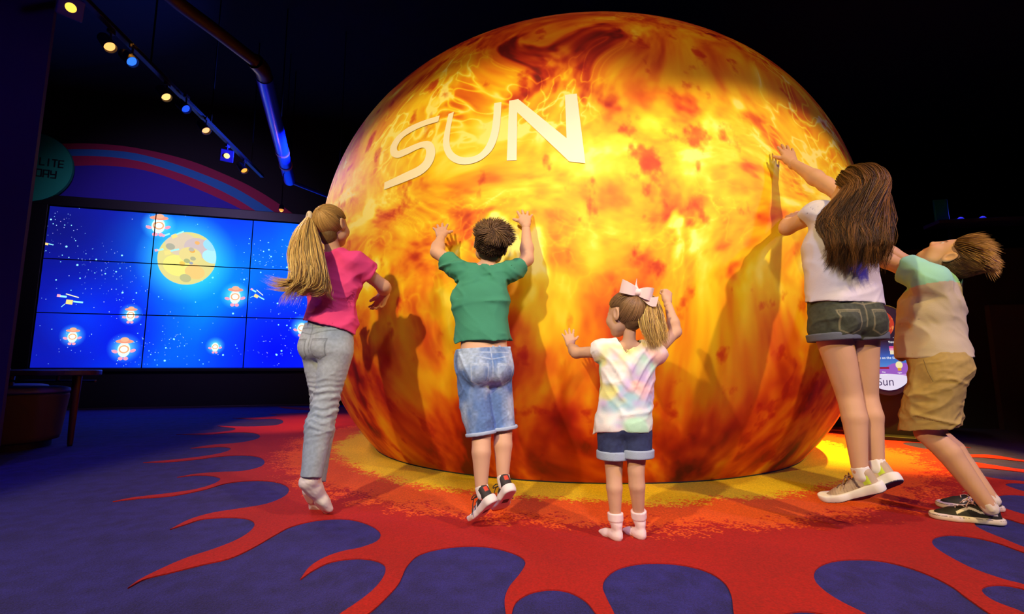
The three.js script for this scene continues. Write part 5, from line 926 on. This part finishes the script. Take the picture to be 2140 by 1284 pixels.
// the row of small track lamps at the upper left, seen lit
{
  const H = 3.3, spots = [[148, 16, 0xffc84a, 'square', 'square-faced violet track lamp at the top left corner, nearest of the row'], [229, 97, 0xffb060, 'barrel', 'amber track lamp just left of the blue one'], [275, 128, 0x2a6cff, 'barrel', 'blue track lamp, nearer and brighter of the two blue ones'], [347, 202, 0xffc070, 'barrel', 'amber track lamp between the two blue ones'], [388, 227, 0x1a48ff, 'barrel', 'small blue track lamp, farther of the two blue ones'], [430, 272, 0xffb070, 'barrel', 'amber track lamp with a white hood halfway along the far track'], [474, 326, 0xffd880, 'square', 'square-faced violet track lamp near the far end of the row'], [510, 356, 0xffa020, 'barrel', 'amber track lamp shining at the far end of the row']];
  const pts = spots.map(([x, y]) => onLevel(x, y, H)), a = pts[0], b = pts[pts.length - 1], along = b.clone().sub(a).normalize();
  const track = thing('lighting_track', 'dark lighting track hanging above the video wall', 'track', a.clone().addScaledVector(along, -0.6).setY(H + 0.16));
  const L = a.distanceTo(b) + 1.2, rot = Math.atan2(along.x, along.z);
  part('rail', box(0.05, 0.04, L, 0, 0, L / 2, 0.004).rotateY(rot), std(0x15121c, 0.5), track);
  for (let i = 0; i < 4; i++) { const p = along.clone().multiplyScalar(0.4 + i * (L - 0.8) / 3); part('hanger', new THREE.CylinderGeometry(0.008, 0.008, 5.3 - H - 0.18, 8).translate(p.x, (5.3 - H - 0.14) / 2, p.z), black, track); }
  spots.forEach(([x, y, color, shape, label], i) => {
    const p = pts[i], o = thing('track_lamp', label, 'lamp', p, 'lamps of the ceiling track'); const toEye = V(0, 0.2, -0.5).sub(p).normalize(), dir = shape === 'square' ? toEye : V(0.9 - 0.25 * (i % 2), -0.8, 0.1).normalize().lerp(toEye, 0.12).normalize(), M = orient(dir, V(0, 1, 0), V()), G = (g) => g.applyMatrix4(M);
    const dark = std(shape === 'square' ? 0x3a2c88 : 0x221c30, 0.5), glow = new THREE.MeshStandardMaterial({ color: 0x222222, emissive: color, emissiveIntensity: 1.7 });
    if (shape === 'square') { part('housing', G(new RoundedBoxGeometry(0.15, 0.15, 0.06, 2, 0.01).translate(0, 0, -0.03)), dark, o); part('lens', G(new THREE.SphereGeometry(0.033, 20, 12).scale(1, 1, 0.35)), glow, o); }
    else { part('housing', G(new THREE.LatheGeometry([[0, -0.14], [0.035, -0.14], [0.045, -0.12], [0.05, 0.02], [0.046, 0.02], [0.042, -0.03], [0, -0.03]].map(([u, v]) => new THREE.Vector2(u, v)), 24).rotateX(Math.PI / 2)), dark, o); part('lens', G(new THREE.SphereGeometry(0.041, 20, 12).scale(1, 1, 0.4).translate(0, 0, -0.005)), glow, o); }
    part('stem', join([new THREE.CylinderGeometry(0.008, 0.008, 0.16, 8).translate(0, 0.08, 0), box(0.03, 0.03, 0.06, 0, 0.13, 0, 0.004)]), dark, o);
    const l = new THREE.SpotLight(color, 5, 0, rad(34), 0.8, 2); l.position.copy(p).addScaledVector(dir, 0.05); l.target.position.copy(p).addScaledVector(dir, 3); l.castShadow = true; scene.add(l, l.target);
  });
  const far = onLevel(588, 438, 2.9), o = thing('track_lamp', 'tiny amber lamp low behind the ponytail girl, farthest of all', 'lamp', far);
  part('housing', new THREE.LatheGeometry([[0, 0.06], [0.03, 0.06], [0.036, 0], [0.032, 0], [0, 0.03]].map(([u, v]) => new THREE.Vector2(u, v)), 20), black, o); part('lens', new THREE.SphereGeometry(0.03, 14, 10).translate(0, -0.005, 0), new THREE.MeshStandardMaterial({ color: 0x222222, emissive: 0xff9a40, emissiveIntensity: 1 }), o);
  part('stem', new THREE.CylinderGeometry(0.006, 0.006, 5.3 - far.y - 0.06, 8).translate(0, (5.3 - far.y + 0.06) / 2, 0), black, o);
  const l = new THREE.PointLight(0xff9a40, 0.4); l.position.copy(far).add(V(0, -0.05, 0)); l.castShadow = true; scene.add(l);
}
// suspended pipe run with a blue-lit length
{
  const H = 3.5, P = [[330, -34], [365, 0], [450, 64], [533, 128], [552, 160], [605, 378], [618, 384], [700, 416]].map(([x, y]) => onLevel(x, y, H));
  const o = thing('ceiling_pipe', 'hanging pipe run, brown then blue-lit, left of the sun', 'pipe', P[3]); const g = (q) => off(q, P[3]);
  part('brown_pipe', g(tube([P[0], P[1], P[2], P[3]], 0.055, 30, 16)), std(0x40200a, 0.5, { metalness: 0.3 }), o, 'brown length');
  part('elbow', g(tube([P[3], mid(P[3], P[4], 0.5).add(V(0.02, 0, 0)), P[4]], 0.075, 16, 16)), std(0x3a1e10, 0.45, { metalness: 0.4 }), o);
  part('blue_pipe', g(tube([P[4], mid(P[4], P[5]), P[5]], 0.08, 30, 20)), std(0x2340e8, 0.25, { metalness: 0.2 }), o, 'blue length');
  for (const t of [0.62, 0.78]) { const p = P[4].clone().lerp(P[5], t), d = P[5].clone().sub(P[4]).normalize(); part('collar', g(new THREE.CylinderGeometry(0.088, 0.088, 0.05, 24).applyQuaternion(new THREE.Quaternion().setFromUnitVectors(V(0, 1, 0), d)).translate(p.x, p.y, p.z)), std(0xb05a78, 0.4), o); }
  part('end_pipe', g(tube([P[5], P[6], P[7]], 0.028, 20, 12)), std(0x2030c0, 0.3), o);
  for (const p of [P[1], mid(P[4], P[5]), P[5]]) part('hanger', g(new THREE.CylinderGeometry(0.008, 0.008, 5.3 - H - 0.06, 8).translate(p.x, (5.3 + H + 0.06) / 2, p.z)), black, o);
  const up = thing('uplight', 'small blue lamp aimed along the hanging pipe', 'lamp', P[5].clone().add(V(1.1, -0.25, 0.9)));
  const aim = mid(P[4], P[5], 0.55), d = aim.clone().sub(up.position).normalize(), M = orient(d, V(0, 1, 0), V());
  part('housing', new THREE.LatheGeometry([[0, -0.1], [0.04, -0.1], [0.05, 0], [0.045, 0], [0, -0.02]].map(([u, v]) => new THREE.Vector2(u, v)), 20).rotateX(Math.PI / 2).applyMatrix4(M), black, o.parent && up); part('lens', new THREE.SphereGeometry(0.04, 16, 10).scale(1, 1, 0.3).translate(0, 0, -0.004).applyMatrix4(M), new THREE.MeshStandardMaterial({ color: 0x111122, emissive: 0x2a50ff, emissiveIntensity: 1 }), up);
  part('hanger', new THREE.CylinderGeometry(0.006, 0.006, 5.3 - up.position.y, 8).translate(0, (5.3 - up.position.y) / 2 + 0.01, 0), black, up);
  const l = new THREE.SpotLight(0x2a50ff, 55, 0, rad(38), 0.8, 2); l.position.copy(up.position).addScaledVector(d, 0.04); l.target.position.copy(aim); l.castShadow = true; scene.add(l, l.target);
}
// ------------------------------------------------------------------ table and stools at the left
{
  const foot = onFloor(150, 932), yT = onLevel(205, 763, 0.655), o = thing('table', 'dark round-ended activity table at the left in front of the video wall', 'table', V(foot.x - 0.93, 0, foot.z + 0.02));
  const wood = std(0x3a2a40, 0.35), W = 1.06, D = 0.46;
  const s = new THREE.Shape(); s.absellipse(0, 0, W, D, 0, Math.PI * 2);
  const g = new THREE.ExtrudeGeometry(s, { depth: 0.03, bevelEnabled: true, bevelSize: 0.008, bevelThickness: 0.008, curveSegments: 48 }).rotateX(-Math.PI / 2).translate(0, 0.60, 0);
  part('tabletop', g, wood, o);
  for (const [x, z] of [[0.93, 0.0], [-0.93, 0.0], [0, -0.34]]) { const l = new THREE.LatheGeometry([[0, 0], [0.016, 0], [0.02, 0.02], [0.026, 0.3], [0.034, 0.6], [0, 0.6]].map(([u, v]) => new THREE.Vector2(u, v)), 20).translate(x, 0, z); part('leg', l, std(0x4a2418, 0.35), o); }
  part('apron', join([box(1.7, 0.02, 0.02, 0, 0.535, -0.28, 0.003), box(0.02, 0.07, 0.02, -0.3, 0.57, -0.28, 0.003), box(0.02, 0.07, 0.02, 0.5, 0.57, -0.28, 0.003)]), std(0x6a6470, 0.3, { metalness: 0.7 }), o);
  const tab = thing('tablet', 'small flat tablet lying on the dark table at the left edge', 'tablet', V(foot.x - 0.72, 0.6385, foot.z + 0.05));
  part('tablet_case', new RoundedBoxGeometry(0.2, 0.016, 0.14, 2, 0.005).translate(0, 0.009, 0), std(0x5a6ad0, 0.3), tab);
  const stool = (at, label) => { const t = thing('stool', label, 'stool', at, 'drum stools by the table'); part('drum', new THREE.LatheGeometry([[0, 0.05], [0.30, 0.05], [0.335, 0.06], [0.345, 0.1], [0.375, 0.42], [0.37, 0.445], [0, 0.445]].map(([u, v]) => new THREE.Vector2(u, v)), 64), std(0x4a3826, 0.85), t); part('cushion', new THREE.LatheGeometry([[0, 0.445], [0.372, 0.445], [0.38, 0.46], [0.372, 0.485], [0.33, 0.497], [0, 0.5]].map(([u, v]) => new THREE.Vector2(u, v)), 64), std(0x4a4488, 0.6), t, 'blue-lit seat pad'); part('foot_ring', new THREE.CylinderGeometry(0.29, 0.29, 0.05, 48).translate(0, 0.025, 0), black, t); };
  const e = onLevel(147, 802, 0.5); stool(V(foot.x - 0.46, 0, foot.z + 0.12), 'brown drum stool with a blue-lit pad beside the table leg'); stool(V(foot.x - 1.25, 0, foot.z - 0.5), 'drum stool farther back under the table, mostly hidden');
}
// ------------------------------------------------------------------ the egg-shaped information panel at the right
{
  const az = Math.atan2(1849 - 1070, 1000), r = 5.7, C = place(1849, 727, r, az), cvW = 512, cvH = 512, cv = document.createElement('canvas'); cv.width = cvW; cv.height = cvH; const c = cv.getContext('2d');
  const kx = r * Math.cos(az) * Math.cos(az) / 1000, ky = r * Math.cos(az) / 1000, RX = 66 * kx, RY = 88 * ky;
  const X = (px) => 256 + (px - 1849) / 66 * 256, Y = (py) => 256 + (py - 727) / 88 * 256;
  c.fillStyle = '#0c0e30'; c.fillRect(0, 0, 512, 512);
  let g = c.createLinearGradient(0, Y(715), 0, Y(775)); g.addColorStop(0, '#10143c'); g.addColorStop(0.5, '#2f62c0'); g.addColorStop(1, '#58a0e8'); c.fillStyle = g; c.fillRect(0, Y(715), 512, 200);
  c.fillStyle = '#a060c8'; c.beginPath(); c.moveTo(0, Y(768)); c.bezierCurveTo(X(1820), Y(752), X(1835), Y(775), X(1850), Y(766)); c.bezierCurveTo(X(1870), Y(752), X(1890), Y(762), 512, Y(758)); c.lineTo(512, 512); c.lineTo(0, 512); c.fill();
  c.fillStyle = '#c890dc'; c.beginPath(); c.moveTo(0, Y(782)); c.bezierCurveTo(X(1830), Y(776), X(1850), Y(790), 512, Y(776)); c.lineTo(512, 512); c.lineTo(0, 512); c.fill();
  c.fillStyle = '#f0e4fa'; c.beginPath(); c.ellipse(256, Y(818), 330, Y(818) - Y(781), 0, 0, 7); c.fill();
  c.save(); c.beginPath(); c.ellipse(X(1844), Y(678), 29 / 66 * 256, 29 / 88 * 256, 0, 0, 7); c.clip(); c.fillStyle = '#c83a2c'; c.fillRect(0, 0, 512, 512); for (let i = 0; i < 60; i++) { c.fillStyle = ['rgba(240,120,60,0.5)', 'rgba(150,20,20,0.5)', 'rgba(255,170,90,0.6)'][i % 3]; c.beginPath(); c.ellipse(X(1844) + rr(-110, 110), Y(678) + rr(-80, 80), rr(4, 22), rr(3, 14), rnd() * 3, 0, 7); c.fill(); } c.fillStyle = 'rgba(255,190,110,0.75)'; c.beginPath(); c.ellipse(X(1846), Y(688), 44, 16, -0.3, 0, 7); c.fill(); c.restore();
  const text = (t, px, py, size, col, bold) => { c.save(); c.translate(X(px), Y(py)); c.scale(256 / 66, 256 / 88); c.font = `${bold ? 'bold ' : ''}${size}px sans-serif`; c.textAlign = 'center'; c.textBaseline = 'middle'; c.fillStyle = col; c.fillText(t, 0, 0); c.restore(); };
  text('Sun', 1844, 797, 21, '#20104a'); text("It's like on the Sun:", 1846, 748, 6.4, '#ffffff', true); text('Your', 1865, 715, 7, '#ffffff', true); text('Play', 1842, 778, 3.6, '#ffffff', true); text('Explore', 1842, 783, 3.6, '#ffffff', true); text('Light', 1875, 779, 3.6, '#ffffff', true);
  c.fillStyle = '#a01838'; c.fillRect(X(1831), Y(767), X(1854) - X(1831), Y(771) - Y(767)); c.fillStyle = '#fff0b0'; c.beginPath(); c.ellipse(X(1875), Y(763), 28, 22, 0, 0, 7); c.fill(); c.fillStyle = '#e8a830'; c.fillRect(X(1875) - 14, Y(769), 28, 16);
  c.fillStyle = '#f4a0c0'; c.fillRect(X(1858), Y(727), 100, 20); c.fillStyle = '#f4e8c8'; c.fillRect(X(1859), Y(733), 100, 24); c.fillStyle = '#e04890'; c.fillRect(X(1858), Y(724), 100, 12); for (const [a, b] of [[1868, 706], [1872, 701], [1876, 706]]) { c.fillStyle = '#fff'; c.fillRect(X(a), Y(b), 5, 4); }
  const tex = new THREE.CanvasTexture(cv); tex.colorSpace = THREE.SRGBColorSpace;
  const o = thing('information_panel', 'oval lit information panel about the sun on a dark stand, behind the dark-haired girl', 'panel', V(C.x, 0, C.z)); o.rotation.y = -az;
  const oval = (k, d) => { const s = new THREE.Shape(); s.absellipse(0, 0, RX * k, RY * k, 0, Math.PI * 2); return new THREE.ExtrudeGeometry(s, { depth: d, bevelEnabled: true, bevelSize: 0.006, bevelThickness: 0.006, curveSegments: 64 }); };
  part('rim', oval(1.06, 0.05).translate(0, C.y - 0.02, -0.06), std(0x1c1a66, 0.4), o);
  const f = new THREE.CircleGeometry(1, 72).scale(RX, RY, 1).translate(0, C.y, 0.0), dk = part('lit_screen', f, new THREE.MeshStandardMaterial({ color: 0x050505, emissive: 0xffffff, emissiveMap: tex, emissiveIntensity: 0.9, roughness: 0.3 }), o);
  part('stand', join([box(0.5, C.y - RY * 0.6, 0.14, 0, (C.y - RY * 0.6) / 2, -0.14, 0.02), box(0.7, 0.04, 0.4, 0, 0.02, -0.12, 0.01)]), std(0x0a090e, 0.6), o);
  const l = new THREE.RectAreaLight(0xa080ff, 0.5, RX * 1.5, RY * 1.5); l.position.set(C.x - Math.sin(az) * 0.04, C.y, C.z + Math.cos(az) * 0.04); l.rotation.set(0, -az + Math.PI, 0); scene.add(l);
}
// far counter with a green panel and two small blue lamps on the right
{
  const p = onLevel(1945, 470, 2.55), q = onLevel(2140, 462, 2.55), o = thing('far_counter', 'faint purple ledge with a small green panel in the dark on the right', 'ledge', p);
  const d = q.clone().sub(p).setY(0), L = 3.4, ry = Math.atan2(-d.z, d.x);
  part('ledge_board', box(L, 0.05, 0.3, L / 2, 0, 0, 0.01).rotateY(ry), std(0x4a3a80, 0.6), o); part('green_panel', box(0.16, 0.3, 0.04, 0.14, 0.19, 0, 0.01).rotateY(ry), std(0x1a8a6a, 0.7), o); for (const u of [0.3, L - 0.3]) part('bracket_post', box(0.06, 2.5, 0.06, u, -1.28, -0.1, 0.006).rotateY(ry), hallBlack, o);
  for (const [x, y] of [[2022, 458], [2075, 456]]) { const at = onLevel(x, y, 2.55).lerp(p, 0).setY(2.575), t = at.clone(); const k = V(p.x, 2.575, p.z).add(V(Math.cos(ry), 0, -Math.sin(ry)).multiplyScalar(Math.hypot(at.x - p.x, at.z - p.z))); const lamp = thing('ledge_lamp', x < 2050 ? 'small blue lamp on the far purple ledge, nearer the green panel' : 'small blue lamp on the far purple ledge, farther from the green panel', 'lamp', k); part('base', new THREE.CylinderGeometry(0.05, 0.06, 0.02, 20).translate(0, 0.01, 0), black, lamp); part('lens', new THREE.SphereGeometry(0.04, 16, 8, 0, 6.2832, 0, 1.571).translate(0, 0.02, 0), new THREE.MeshStandardMaterial({ color: 0x111133, emissive: 0x2a30ff, emissiveIntensity: 0.5 }), lamp); const l = new THREE.PointLight(0x4a40ff, 0.25); l.position.copy(k).add(V(0, 0.09, 0)); l.castShadow = true; scene.add(l); }
}
renderer.render(scene, camera);
